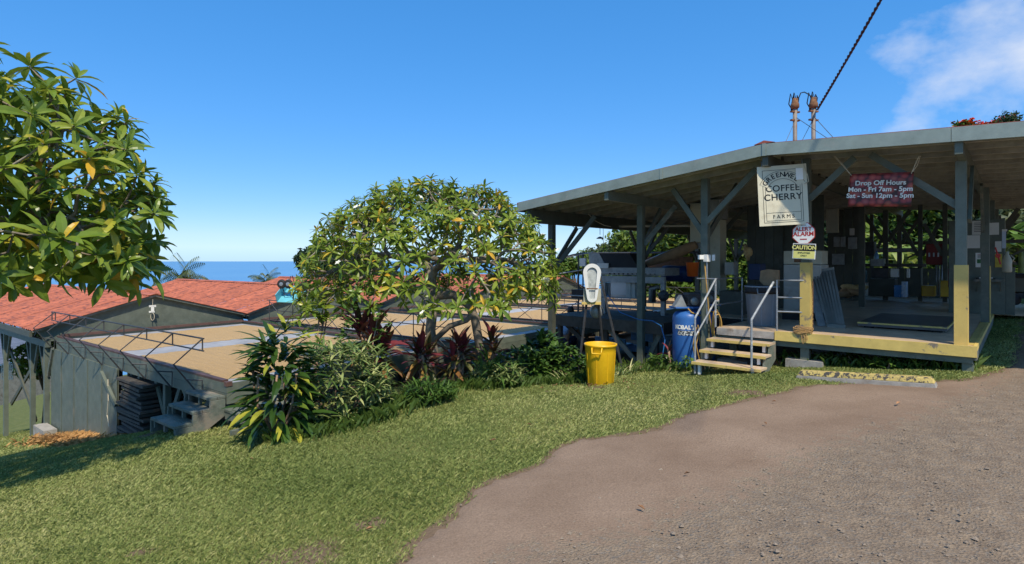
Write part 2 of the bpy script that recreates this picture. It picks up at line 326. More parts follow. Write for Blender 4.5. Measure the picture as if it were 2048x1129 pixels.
xs = np.arange(-6, 30, .8); ys = np.arange(-6, 22, .8); xx, yy = np.meshgrid(xs, ys); k = inside(xx, yy) & (edist(xx, yy) > .4) & ~((xx > -1.5) & (xx < 9.5) & (yy > 2.6) & (yy < 11)); cp = np.concatenate([ea, cp, np.stack([xx[k], yy[k]], 1)])
ne = len(ea); cd = delaunay_2d_cdt([Vector(q) for q in cp], [(i, (i+1) % ne) for i in range(ne)], [], 1, 1e-5)
va = np.array([(q.x, q.y) for q in cd[0]]); gr = gravf(va[:, 0], va[:, 1])
gmask = np.clip(gr/.8+.5, 0, 1)
zz = gza(va[:, 0], va[:, 1])+.012-np.clip(.03-edist(va[:, 0], va[:, 1]), 0, .03)*.8
rough_ = gmask*(.012*np.sin(9*va[:, 0]+3*va[:, 1])*np.sin(7*va[:, 1]-2*va[:, 0])+rg.normal(0, .0035, len(va)))
zz = zz+rough_-gmask*.004
me = bpy.data.meshes.new('driveway'); me.from_pydata(np.column_stack([va, zz]).tolist(), [], [tuple(f) for f in cd[2]])
me.attributes.new('gravel', 'FLOAT', 'POINT').data.foreach_set('value', gmask.astype(np.float32)); me.polygons.foreach_set('use_smooth', [True]*len(me.polygons))
bm = bmesh.new(); bm.from_mesh(me); bmesh.ops.recalc_face_normals(bm, faces=bm.faces)
if sum(f.normal.z for f in bm.faces) < 0: bmesh.ops.reverse_faces(bm, faces=bm.faces)
bm.to_mesh(me); bm.free()
m, nt = nodes_of('soil stained driveway'); out = N(nt, 'ShaderNodeOutputMaterial'); p = N(nt, 'ShaderNodeBsdfPrincipled', {'Roughness': .9}); p.inputs['Specular IOR Level'].default_value = .2
tcn = N(nt, 'ShaderNodeTexCoord'); O = tcn.outputs['Object']
n0 = N(nt, 'ShaderNodeTexNoise', {'Scale': 1.1, 'Detail': 8, 'Roughness': .6}); n1 = N(nt, 'ShaderNodeTexNoise', {'Scale': 9, 'Detail': 8, 'Roughness': .7}); n2 = N(nt, 'ShaderNodeTexNoise', {'Scale': 70, 'Detail': 6, 'Roughness': .7}); vo = N(nt, 'ShaderNodeTexVoronoi', {'Scale': 55})
for q in (n0, n1, n2, vo): L(nt, O, q.inputs['Vector'])
a = N(nt, 'ShaderNodeMix', data_type='RGBA'); a.inputs[6].default_value = (.205,.138,.094,1); a.inputs[7].default_value = (.29,.205,.145,1)
r0 = N(nt, 'ShaderNodeMapRange', {1: .3, 2: .7}); L(nt, n0.outputs['Fac'], r0.inputs[0]); L(nt, r0.outputs[0], a.inputs[0])
b = N(nt, 'ShaderNodeMix', data_type='RGBA'); b.inputs[6].default_value = (.18,.132,.094,1); b.inputs[7].default_value = (.30,.225,.155,1)
r1 = N(nt, 'ShaderNodeMapRange', {1: .33, 2: .68}); L(nt, n1.outputs['Fac'], r1.inputs[0]); L(nt, r1.outputs[0], b.inputs[0])
stn = N(nt, 'ShaderNodeMix', data_type='RGBA'); rv = N(nt, 'ShaderNodeMapRange', {1: .62, 2: .9}); L(nt, vo.outputs['Color'], rv.inputs[0]); L(nt, rv.outputs[0], stn.inputs[0]); L(nt, b.outputs[2], stn.inputs[6]); stn.inputs[7].default_value = (.22,.185,.15,1)
at = N(nt, 'ShaderNodeAttribute', attribute_name='gravel'); nn = N(nt, 'ShaderNodeMapRange', {3: -1.3, 4: 1.3}); L(nt, n1.outputs['Fac'], nn.inputs[0]); am = N(nt, 'ShaderNodeMath', operation='ADD'); L(nt, at.outputs['Fac'], am.inputs[0]); L(nt, nn.outputs[0], am.inputs[1])
mk = N(nt, 'ShaderNodeMapRange', {1: .35, 2: .65}); L(nt, am.outputs[0], mk.inputs[0])
c = N(nt, 'ShaderNodeMix', data_type='RGBA'); L(nt, mk.outputs[0], c.inputs[0]); L(nt, a.outputs[2], c.inputs[6]); L(nt, stn.outputs[2], c.inputs[7])
fine = N(nt, 'ShaderNodeMapRange', {1: .3, 2: .7, 3: .66, 4: 1.25}); L(nt, n2.outputs['Fac'], fine.inputs[0]); cs = N(nt, 'ShaderNodeVectorMath', operation='SCALE'); L(nt, c.outputs[2], cs.inputs[0]); L(nt, fine.outputs[0], cs.inputs['Scale']); L(nt, cs.outputs[0], p.inputs['Base Color'])
hb = N(nt, 'ShaderNodeMath', operation='ADD'); L(nt, n2.outputs['Fac'], hb.inputs[0]); L(nt, vo.outputs['Distance'], hb.inputs[1]); bs_ = N(nt, 'ShaderNodeMapRange', {3: .22, 4: .6}); L(nt, mk.outputs[0], bs_.inputs[0])
bp = N(nt, 'ShaderNodeBump', {'Distance': .02}); L(nt, bs_.outputs[0], bp.inputs['Strength']); L(nt, hb.outputs[0], bp.inputs['Height']); L(nt, bp.outputs[0], p.inputs['Normal']); L(nt, p.outputs[0], out.inputs[0])
me.materials.append(m); tag(link('driveway', me), kind='structure')
# sea
m, nt = nodes_of('sea water'); out = N(nt, 'ShaderNodeOutputMaterial'); p = N(nt, 'ShaderNodeBsdfPrincipled', {'Base Color': (.035,.16,.36,1), 'Roughness': .35, 'IOR': 1.33}); L(nt, p.outputs[0], out.inputs[0])
tcn = N(nt, 'ShaderNodeTexCoord'); mp = N(nt, 'ShaderNodeMapping', {'Scale': (.0006,.00025,1)}); L(nt, tcn.outputs['Object'], mp.inputs[0]); ns = N(nt, 'ShaderNodeTexNoise', {'Scale': 1, 'Detail': 5}); L(nt, mp.outputs[0], ns.inputs['Vector'])
cx = N(nt, 'ShaderNodeMix', data_type='RGBA'); cx.inputs[6].default_value = (.08,.23,.44,1); cx.inputs[7].default_value = (.13,.30,.50,1); L(nt, ns.outputs['Fac'], cx.inputs[0]); L(nt, cx.outputs[2], p.inputs['Base Color'])
mb = MB(); q = 32; vs_ = [(0, 40000, -300)]+[(260000*math.cos(2*math.pi*i/q), 40000+260000*math.sin(2*math.pi*i/q), -300) for i in range(q)]
mb.add(vs_, [(0, i+1, (i+1) % q+1) for i in range(q)]); tag(mb.build('sea', m, fix=False), kind='structure')
# grass blades on the lawn (uncountable)
def blades(name, label, pts, lmin, lmax, w, lean, m, seed, tlo=0., thi=1.):
    g = np.random.default_rng(seed); x, y = pts[:, 0], pts[:, 1]; k = len(x); z = gza(x, y)-.004
    a = g.uniform(0, 2*np.pi, k); h = g.uniform(lmin, lmax, k)*(.75+.5*(np.sin(1.9*x+.6)*np.sin(2.3*y)+1)/2); ln = g.uniform(.3, lean, k)*h; d = np.hypot(x, y); ww = w*np.clip(d/4.5, .8, 2.6)*g.uniform(.6, 1.3, k)
    b = a+g.uniform(-.8, .8, k)+np.pi/2; bx, by = np.cos(b)*ww/2, np.sin(b)*ww/2
    V = np.empty((k, 4, 3)); V[:, 0] = np.stack([x-bx, y-by, z], 1); V[:, 1] = np.stack([x+bx, y+by, z], 1)
    mx, my = x+np.cos(a)*ln*.35, y+np.sin(a)*ln*.35
    V[:, 2] = np.stack([mx+bx*.8, my+by*.8, z+h*.62], 1); V[:, 3] = np.stack([x+np.cos(a)*ln, y+np.sin(a)*ln, z+h*.9], 1)
    me = bpy.data.meshes.new(name); me.vertices.add(k*4); me.vertices.foreach_set('co', V.astype(np.float32).ravel())
    i0 = np.arange(k)*4; T = np.stack([i0, i0+1, i0+2, i0, i0+2, i0+3], 1).reshape(-1, 3)
    me.loops.add(len(T)*3); me.loops.foreach_set('vertex_index', T.ravel().astype(np.int32)); me.polygons.add(len(T)); me.polygons.foreach_set('loop_start', (np.arange(len(T))*3).astype(np.int32))
    me.update(); me.validate()
    pt = .5+.30*np.sin(.83*x+.4*y+.6)*np.sin(.71*y-.3*x)+.12*np.sin(2.9*x+1.1)*np.sin(3.3*y); tv = np.clip(tlo+(thi-tlo)*(.62*pt+.38*g.uniform(0, 1, k)+g.normal(0, .1, k)), 0, 1)
    me.attributes.new('tint', 'FLOAT', 'POINT').data.foreach_set('value', np.repeat(tv, 4).astype(np.float32)); me.materials.append(m)
    return tag(link(name, me), label, 'grass', kind='stuff')
lawnm = leafmat('lawn blades', [(0, (.085,.13,.03)), (.35, (.195,.245,.06)), (.65, (.34,.36,.115)), (1, (.52,.48,.21))], .6, .25, 0)
def lawn_pts(nr, seed):
    g = np.random.default_rng(seed); out = []
    # even in the picture, so denser close by: sample by depth
    Yd = 2.9*np.exp(g.uniform(0, 1, nr)*math.log(7.5)); Xd = g.uniform(-.99, .95, nr)*Yd
    I_ = inside(Xd, Yd); k = ~I_ | (g.uniform(0, 1, nr) < .25); Xd, Yd, I_ = Xd[k], Yd[k], I_[k]; d = edist(Xd, Yd)*np.where(I_, -1, 1); b = bare(Xd, Yd)
    k = (g.uniform(0, 1, len(Xd)) < np.where(d > 0, np.clip(d/.25+.3+.3*np.sin(7*Xd+3*Yd)*np.sin(9*Yd), 0, 1), np.clip(.5+d/.10+.5*np.sin(9*Xd+4*Yd)*np.sin(11*Yd-3*Xd), 0, 1)*(d > -.22))) & (g.uniform(0, 1, len(Xd)) > b*np.where(b > .99, 1, .85)*np.where(Yd < 7, .8, 1)); return np.stack([Xd[k], Yd[k]], 1)
blades('lawn_grass', 'short sunlit lawn grass sloping from the driveway down to the drying decks', lawn_pts(620000, 11), .014, .040, .0045, 1.5, lawnm, 12)
g = np.random.default_rng(8)
def strip(n_, u0, u1, v0, v1, fr):
    u = g.uniform(u0, u1, n_); v = g.uniform(v0, v1, n_); return np.stack([fr.o.x+u*fr.u.x+v*fr.v.x, fr.o.y+u*fr.u.y+v*fr.v.y], 1)
tall = np.concatenate([strip(1000, -.05, 2.6, .08, .6, B), strip(900, 3.7, 8, -.4, .7, B)])
tall = np.concatenate([tall]+[np.stack([g.normal(cx_, .2, 420), g.normal(cy_, .16, 420)], 1) for cx_, cy_ in ((-2.7,7.35),(-1.9,7.75),(-1.2,8.9),(-.55,9.5),(0,9.8),(.55,10.1),(-2.3,7.6),(-1.6,8.4),(1.2,10.3))])
blades('tall_grass', 'longer dark grass along the mill floor edge and the planting', tall, .07, .24, .010, .9, leafmat('tall blades', [(0, (.035,.075,.014)), (1, (.13,.20,.035))], .5, .3, 0), 13)
st = np.stack([g.normal(-9.1, .75, 2600), g.normal(11.75, .30, 2600)], 1); st[:, 1] += -(st[:, 0]+9.1)*.75
blades('straw_litter', 'orange dry straw lying at the foot of the green panel wall', st, .03, .12, .010, 2.2, leafmat('dry straw', [(0, (.32,.15,.05)), (1, (.58,.34,.13))], .8, .1, 0), 14)
# fallen leaves, single leaf each
litm = mat('dead leaf', (.26,.13,.06), .8, var=.3, rand=.5)
def dead_leaf(c, s_, a): 
    mbx = MB(); d = Vector((math.cos(a), math.sin(a), .15)); w = Vector((-math.sin(a), math.cos(a), .1)); c = Vector(c)
    mbx.add([c-d*s_, c+w*s_*.4+UP*.01, c+d*s_, c-w*s_*.4+UP*.012], [(0,1,2),(0,2,3)]); mbx.add([(v_[0], v_[1], v_[2]-.002) for v_ in mbx.V[:4]], [(2,1,0),(3,2,0)]); return mbx
for i in range(46):
    if i < 34: x = 1.35+g.normal(0, .38); y = 9.35+g.normal(0, .3)
    else: x, y = [(-1.0,4.05),(2.1,8.6),(-2.9,6.4),(3.1,6.8),(1.9,8.3),(-.2,6.1),(.2,6.6),(-1.6,6.9),(1.4,4.6),(2.6,5.9),(.9,4.0),(4.3,6.4)][i-34]
    tag(dead_leaf((x, y, gz(x, y)+.045), g.uniform(.022, .045), g.uniform(0, 6)).build('fallen_leaf', litm, fix=False), *(('dry brown leaf on the grass around the yellow can', 'leaf', 'fallen leaves by the can') if i < 34 else ('single dry leaf lying well away from the yellow can', 'leaf', 'scattered fallen leaves')))
# loose stones on the rough lane (uncountable)
g = np.random.default_rng(21); k = 5200; Yd = 2.9*np.exp(g.uniform(0, 1, k)*1.25); Xd = g.uniform(-.15, .95, k)*Yd; keep = inside(Xd, Yd) & (gravf(Xd, Yd) > -.15+g.exponential(.5, k)*-1*(g.uniform(0, 1, k) < .15)); Xd, Yd = Xd[keep], Yd[keep]; Zd = gza(Xd, Yd)+.012
mb = MB()
for x, y, z in zip(Xd, Yd, Zd):
    r = float(np.clip(g.lognormal(-5.2, .5), .003, .022)); a = g.uniform(0, 6)
    mb.add([(x+r*math.cos(a+i*1.57)*g.uniform(.7, 1.3), y+r*math.sin(a+i*1.57)*g.uniform(.7, 1.3), z) for i in range(4)]+[(x+g.uniform(-.3,.3)*r, y, z+r*g.uniform(.5, .9))], [(0,1,4),(1,2,4),(2,3,4),(3,0,4)])
tag(mb.build('gravel', mat('loose stone', (.24,.19,.145), .95, var=.4, vs=30), fix=False), 'loose gravel and grit on the rough side of the driveway', 'gravel', kind='stuff')
# ------------------------------------------------------------------ drying decks and their sliding roofs
PITCH = 5.0; DL, DW = 8.25, 4.42
beans = mat('parchment coffee beans', (.52,.34,.155), .8, var=.22, vs=60, bump=1.0, bs=110, dirt=(.40,.26,.12), dk=.56, ds=40, rand=.04)
floorgrey = mat('grey deck floor', (.36,.36,.37), .7, var=.18, vs=3, dirt=(.25,.25,.26), dk=.58)
decknames = ['nearest the lawn stair', 'second from the lawn', 'third from the lawn', 'fourth from the lawn', 'farthest from the lawn']
def bean_bed(name, u0, u1, v0, v1, z, par):
    nu, nv = max(2, int((u1-u0)/.09)), max(2, int((v1-v0)/.06)); V = []; F = []; r = random.Random(hash((round(u0*10), round(v0*10))) & 255)
    for i in range(nu+1):
        for j in range(nv+1):
            e = min(i, nu-i, 2)/2*min(j, nv-j, 2)/2
            u = u0+(u1-u0)*i/nu; v = v0+(v1-v0)*j/nv
            if e == 0: u += r.uniform(-.04, .04); v += r.uniform(-.03, .03)
            V.append(D(u, v, z+e*(.018+.008*math.sin(v*34)+r.uniform(-.004, .004))))
    F = [(i*(nv+1)+j, (i+1)*(nv+1)+j, (i+1)*(nv+1)+j+1, i*(nv+1)+j+1) for i in range(nu) for j in range(nv)]
    mb = MB(); mb.add(V, F); return mb.build(name, beans, par, True)
def deck(k):
    v0 = k*PITCH; v1 = v0+DW; zb = -1.86
    t = thing('drying_deck', 'green boarded coffee drying deck, %s' % decknames[k], 'drying deck', D(0, v0, -2.4), 'coffee drying decks in a row')
    MB().fbox(D, .03, DL, v0+.03, v1-.03, zb-.06, zb).build('deck_floor', floorgrey, t)
    bean_bed('bean_bed', .55, 4.15, v0+.12, v1-.15, zb+.004, t); bean_bed('bean_bed', 5.02, DL-.45, v0+.12, v1-.15, zb+.004, t)
    for (a0, a1, b0, b1) in ((0, DL, v0-.03, v0), (0, DL, v1, v1+.03), (-.035, -.002, v0-.03, v1+.03), (DL+.002, DL+.035, v0-.03, v1+.03)):
        MB().fbox(D, a0, a1, b0, b1, -1.94, -1.80).build('fascia_board', green, t); MB().fbox(D, a0, a1, b0+.004, b1-.004, -2.10, -1.945).build('fascia_board', green, t)
    for b in (v0, v1):                               # rails the sliding roof runs on
        MB().fbox(D, .1, DL, b-.025, b+.06, -1.797, -1.765).build('rail', brownrail, t)
    MB().fbox(D, DL-.04, DL+.05, v0+.07, v1-.03, -1.80, -1.74).build('end_rail', brownrail, t)
    MB().fbox(D, -.045, .03, v0-.04, v0+.05, -1.84, -1.775).build('corner_block', brownrail, t)
    # legs and braces under the deck
    for j, b in enumerate((v0+.1, v1-.1)):
        for i in range(8):
            u = .1+i*1.14; p = D(u, b, -2.1); z = gz(p.x, p.y)-.1
            if z > -2.12: continue
            MB().fbox(D, u-.05, u+.05, b-.05, b+.05, z, -2.103).build('leg', green if k == 0 and j == 0 else dgreen, t)
            if i < 7 and not (k == 0 and j == 0 and i > 3):
                zz = max(-2.75, z+.15)
                MB().bar(D(u+.05, b, zz), D(u+.50, b, -2.11), .04, .09).build('brace', green, t)
                if i: MB().bar(D(u-.05, b+.045, zz), D(u-.45, b+.045, -2.11), .04, .09).build('brace', woodgrey, t)
    return t
def side_frame(k, v, label):                        # bent pipe frames with a lattice rail along a deck side
    t = thing('lattice_railing', label, 'railing', D(.7, v, -2.1), 'pipe railings along the drying decks')
    MB().tube([D(.70, v, -1.20), D(8.62, v, -1.22)], .014, 6).build('top_rail', iron, t); MB().tube([D(.70, v, -1.39), D(8.62, v, -1.42)], .013, 6).build('lower_rail', iron, t)
    for i in range(8):
        u = .74+i*1.085
        MB().tube([D(u, v-.03, -2.09), D(u+.03, v-.40, -1.55), D(u, v, -1.205)], .013, 6).build('bent_strut', iron, t)
        MB().tube([D(u+.0, v, -1.21), D(u, v, -1.40)], .011, 6).build('picket', iron, t)
        MB().tube([D(u+.015, v-.24, -1.80), D(u-.08, v-.035, -1.83)], .011, 6).build('tie', iron, t)
        MB().tube([D(u-.08, v-.036, -1.83), D(u-.06, v-.036, -2.08)], .008, 6).build('tie', iron, t)
    MB().tube([D(8.60, v, -1.21), D(8.60, v, -1.41)], .012, 6).build('picket', iron, t)
def lattice(k, v):                                  # X lattice rail standing between two decks
    t = thing('lattice_railing', 'black crossed pipe railing between the drying decks, %s' % ['first gap', 'second gap', 'third gap', 'fourth gap'][k], 'railing', D(0, v, -2), 'pipe railings along the drying decks')
    za, zb = -1.72, -1.14
    MB().tube([D(-.1, v, zb), D(7.4, v, zb)], .013, 6).build('top_rail', iron, t); MB().tube([D(-.1, v, zb-.28), D(7.4, v, zb-.28)], .011, 6).build('lower_rail', iron, t)
    for i in range(7):
        u = -.05+i*1.22
        MB().tube([D(u, v, -2.1), D(u, v, zb)], .012, 6).build('picket', iron, t)
        if i < 6:
            MB().tube([D(u, v-.02, -1.95), D(u+1.22, v-.02, zb)], .010, 6).build('cross_bar', iron, t); MB().tube([D(u, v+.02, zb), D(u+1.22, v+.02, -1.95)], .010, 6).build('cross_bar', iron, t)
for k in range(5): deck(k)
side_frame(0, -.03, 'rusty bent pipe railing along the deck side that faces the lawn')
for k in range(4): lattice(k, k*PITCH+DW+.28)
# green panel wall closing the space under the first deck, and what is stacked there
t = thing('panel_wall', 'green plywood panel wall under the first drying deck', 'wall', D(6.5, -.06, -4))
prev = 8.55
for i, u in enumerate((7.75, 6.85, 5.95, 5.1, 4.25)):
    p = D((u+prev)/2, 0, 0); zg = min(gz(*D(u, 0, 0).xy), gz(*D(prev, 0, 0).xy))-.15
    MB().fbox(D, u+.004, prev-.004, -.062, -.033, zg, -2.075).build('panel', green, t)
    MB().fbox(D, u-.02, u+.02, -.075, -.0635, zg, -2.08).build('batten', green, t); prev = u
MB().bar(D(4.9, -.13, -2.2), D(4.15, -.11, -2.75), .05, .07).build('brace', green, t)
MB().tube([D(4.55, -.12, -2.3), D(4.5, -.13, -2.7), D(4.6, -.12, -3.0), D(4.45, -.13, -3.2)], .008, 5).build('cord', rope, t)
b_ = MB().fbox(D, 7.9, 8.75, -.35, -.1, gz(*D(8.3, -.2, 0).xy)-.3, gz(*D(8.3, -.2, 0).xy)+.22).build('footing_block', concrete, t)
for i in range(14):
    z = -3.15+i*.072; u0, u1 = 2.75+rnd.uniform(-.1, .1), 3.95+rnd.uniform(-.15, .1)
    zg = gz(*D(3.4, .4, 0).xy)
    o = MB().bar(D(u0, .30+rnd.uniform(-.05, .05), z), D(u1, .35+rnd.uniform(-.05, .05), z+rnd.uniform(-.02, .02)), 1.0, .045).build('stacked_tray', darkwood)
    tag(o, 'dark wooden drying tray in the stack under the first deck', 'tray', 'trays stacked under the deck')
# stair up to the first deck, with open risers
t = thing('wooden_stair', 'weathered grey green three tread stair against the first drying deck', 'stair', D(.35, -.3, -2.45))
for i, (va, vb, z) in enumerate(((-.27, .0-.04, -1.97), (-.50, -.22, -2.12), (-.74, -.42, -2.27))):
    for j in range(2):
        w = (vb-va)/2; MB().fbox(D, -.03, .78, va+j*w, va+(j+1)*w-.006, z-.04, z).build('tread', woodgrey, t, bevel=.004)
    for u in (.02, .36, .70):
        MB().fbox(D, u, u+.04, va+.03, va+.075, z-.15, z-.042).build('riser_block', woodgrey, t)
zg = gz(*D(.3, -.7, 0).xy)-.05
for u in (-.055, .775):
    MB().prism([D(u, -.06, -2.012), D(u, -.265, -2.012), D(u, -.275, -2.163), D(u, -.50, -2.163), D(u, -.51, -2.313), D(u, -.73, -2.313), D(u, -.73, zg), D(u, -.45, zg), D(u, -.06, -2.25)], D.u*.04).build('stringer', woodgrey, t)
t = thing('wooden_step', 'low grey green wooden box step half hidden by the dracaena', 'step', D(-.35, .3, -2.4))
for j in range(3): MB().fbox(D, -.62+j*.19, -.62+j*.19+.183, -.08, .75, -2.19, -2.15).build('tread', woodgrey, t, bevel=.004)
MB().fbox(D, -.60, -.07, -.07, -.03, -2.30, -2.192).build('side_board', woodgrey, t); MB().fbox(D, -.645, -.605, -.07, .7, -2.29, -2.192).build('side_board', woodgrey, t)
MB().fbox(D, -.75, -.68, -.3, .6, -2.42, -2.30).build('base_board', woodgrey, t); MB().fbox(D, -.6, -.55, -.05, 0, -2.45, -2.30).build('leg', woodgrey, t); MB().fbox(D, -.6, -.55, .62, .67, -2.45, -2.30).build('leg', woodgrey, t)
# sliding roofs: gable roofs of red corrugated sheets
redroof = mat('red corrugated roof', (.43,.125,.062), .65, var=.28, vs=3.5, dirt=(.17,.06,.045), dk=.52, ds=3.2, stretch=(1,1,1), rand=.10, hard=.08, bump=.1)
# streaks of worn paint run along the slope
rn = redroof.node_tree
for nd in rn.nodes:
    if nd.type == 'TEX_NOISE' and abs(nd.inputs['Scale'].default_value-3.2) < .01:
        mp = N(rn, 'ShaderNodeMapping', {'Scale': (1.1,4.2,6), 'Rotation': (0,0,R(-52))}); tcx = [q for q in rn.nodes if q.type == 'TEX_COORD'][0]
        for l_ in list(nd.inputs['Vector'].links): rn.links.remove(l_)
        L(rn, tcx.outputs['Object'], mp.inputs[0]); L(rn, mp.outputs[0], nd.inputs['Vector'])
def sheet(u0, u1, va, za, vb, zb):                   # corrugated sheet between eave (va,za) and ridge (vb,zb)
    mb = MB(); n_ = 22; V = []
    for i in range(n_+1):
        u = u0+(u1-u0)*i/n_; dz = .011*math.cos(2*math.pi*i/n_*5.5)
        for q in (0, 1): V.append(D(u, va if q == 0 else vb, (za if q == 0 else zb)+dz))
    k = len(V); V += [(x[0], x[1], x[2]-.006) for x in V]
    F = [(2*i, 2*i+2, 2*i+3, 2*i+1) for i in range(n_)]+[(k+2*i+1, k+2*i+3, k+2*i+2, k+2*i) for i in range(n_)]+[(2*i, k+2*i, k+2*i+2, 2*i+2) for i in range(n_)]+[(0,1,k+1,k),(2*n_,k+2*n_,k+2*n_+1,2*n_+1)]
    mb.add(V, F); return mb
rooflab = ['with the white tool hung on its gable', 'with the upturned wheelbarrow before it', 'seen behind the frangipani trunk', 'fourth in the row of roofs', 'fifth in the row of roofs']
def slide_roof(k):
    v0 = k*PITCH; ve0, ve1, vr = v0-.42, v0+4.75, v0+2.17; ze, zr = -1.62, -.90
    if k: zr = -.84
    ua, ub = 8.62, 19.6
    t = thing('sliding_roof', 'red corrugated gable roof beside its drying deck, %s' % rooflab[k], 'roof', D(ua, vr, -1.9), 'sliding roofs of the drying decks')
    n_ = 12; w = (ub-ua+.15)/n_
    for i in range(n_):
        u0 = ua-.12+i*w
        dz = .006*(i % 2)
        sheet(u0-.03, u0+w+.03, ve0, ze+dz, vr, zr+dz).build('roof_sheet', redroof, t); sheet(u0-.03, u0+w+.03, ve1, ze+dz, vr, zr+dz).build('roof_sheet', redroof, t)
    MB().prism([D(ua-.16, vr-.14, zr-.015), D(ua-.16, vr, zr+.035), D(ua-.16, vr+.14, zr-.015), D(ua-.16, vr, zr+.012)], D.u*(ub-ua+.2)).build('ridge_cap', redroof, t)
    MB().prism([D(ua, ve0+.1, ze-.02), D(ua, vr, zr-.04), D(ua, ve1-.1, ze-.02), D(ua, ve1-.25, ze-.30), D(ua, ve0+.25, ze-.30)], D.u*.03).build('gable_panel', green, t)
    for a, b in ((ve0, 1), (ve1, 1)):
        MB().bar(D(ua-.10, a, ze-.035), D(ua-.10, vr, zr-.035), .03, .05).build('barge_board', woodgrey, t)
        MB().fbox(D, ua, ub, a-.03 if a < vr else a-.02, a+.02 if a < vr else a+.03, ze-.16, ze-.03).build('eave_beam', dgreen, t)
    for i in range(9):
        u = ua+.6+i*1.25
        for a in (ve0+.35, ve1-.35):
            MB().bar(D(u, a, ze-.28), D(u+.35, a, ze-.02), .03, .05).build('truss_web', dgreen, t); MB().bar(D(u+.7, a, ze-.28), D(u+.35, a+.02, ze-.02), .03, .05).build('truss_web', dgreen, t)
    for a in (ve0+.35, ve1-.35): MB().fbox(D, ua+.04, ub, a-.04, a+.04, ze-.42, ze-.30).build('runner', dgreen, t)
    # posts, runway beam and cross braces that carry the parked roof
    for a in ((v0-.1, v0+4.5) if k == 0 else (v0+4.5,)):
        MB().fbox(D, ua, ub, a-.05, a+.05, -2.06, -1.90).build('runway_beam', green, t)
        for i, u in enumerate((8.75, 9.95, 12.7, 15.2, 17.4, 19.3)):
            p = D(u, a, 0); z = gz(p.x, p.y)-.2
            MB().fbox(D, u-.05, u+.05, a-.05, a+.05, z, -2.063).build('post', green, t)
            MB().bar(D(u+.05, a-.02, -2.75), D(u+.42, a-.02, -2.06), .05, .09).build('knee_brace', dgreen, t); MB().bar(D(u-.05, a+.02, -2.75), D(u-.42, a+.02, -2.06), .05, .09).build('knee_brace', woodgrey, t)
            if i == 1 and k == 0:
                zl = max(gz(*D(u, a, 0).xy), gz(*D(u+2.7, a, 0).xy))+.35
                MB().bar(D(u, a+.07, zl), D(u+2.7, a+.07, -2.45), .04, .10).build('cross_brace', dgreen, t); MB().bar(D(u, a+.11, -2.45), D(u+2.7, a+.11, zl), .04, .10).build('cross_brace', dgreen, t)
for k in range(5): slide_roof(k)
# white tool hung on the first gable
t = thing('hanging_pulley', 'white pulley block with rope loop hung on the first green gable', 'pulley', D(8.55, 2.1, -1.2))
c = px(305, 618, 15.3)
MB().box(c+Vector((0,0,.07)), .16, .04, .05, R(38)).build('hook', paper, t); MB().box(c, .07, .04, .16, R(38)).build('body', paper, t); MB().box(c-Vector((.02,0,.08)), .13, .05, .04, R(38)).build('foot', paper, t)
MB().tube([c+Vector((.05*math.cos(a), 0, -.21+.10*math.sin(a))) for a in [2*math.pi*i/12 for i in range(13)]], .008, 5).build('rope_loop', rope, t)
MB().tube([c+Vector((0,0,.09)), c+Vector((.01,0,.25))], .006, 5).build('cord', rope, t)
# wheelbarrow tipped up on the second deck
t = thing('wheelbarrow', 'teal two wheeled barrow tipped up on its nose beside the second deck', 'wheelbarrow', px(585, 612, 15.2))
def q(x, y, Y=15.2): return px(x, y, Y)
a0, a1, a2, a3 = q(553,604,14.9), q(600,606,14.9), q(617,572,15.5), q(578,572,15.5)
MB().prism([a0, a1, a2, a3], Vector((0,.03,-.02))).build('tray', tealmetal, t)
nrm = (a1-a0).cross(a3-a0).normalized()
MB().prism([a0, a0+nrm*.22, a3+nrm*.22, a3], (a1-a0).normalized()*.02).build('tray_side', tealmetal, t)
for x in (563.5, 577):
    c = q(x, 568.5, 15.0); m3 = Matrix.Rotation(R(90), 3, 'X'); w = MB().lathe(c, [(.06,-.035),(.105,-.045),(.12,0),(.105,.045),(.06,.035)], 20, m3).build('wheel', black, t, True); MB().lathe(c, [(.002,-.05),(.05,-.046),(.05,.046),(.002,.05)], 14, m3).build('rim', steel, w)
    MB().tube([c, c+Vector((.05,.05,-.28))], .012, 6).build('axle_strut', iron, t)
MB().tube([q(568,590,15), q(583,585,15), q(588,600,14.95)], .011, 6).build('frame', iron, t)
MB().tube([q(578,572,15.3), q(581,553,15.4), q(585,552,15.4), q(589,571,15.5)], .012, 6).build('handle', iron, t)
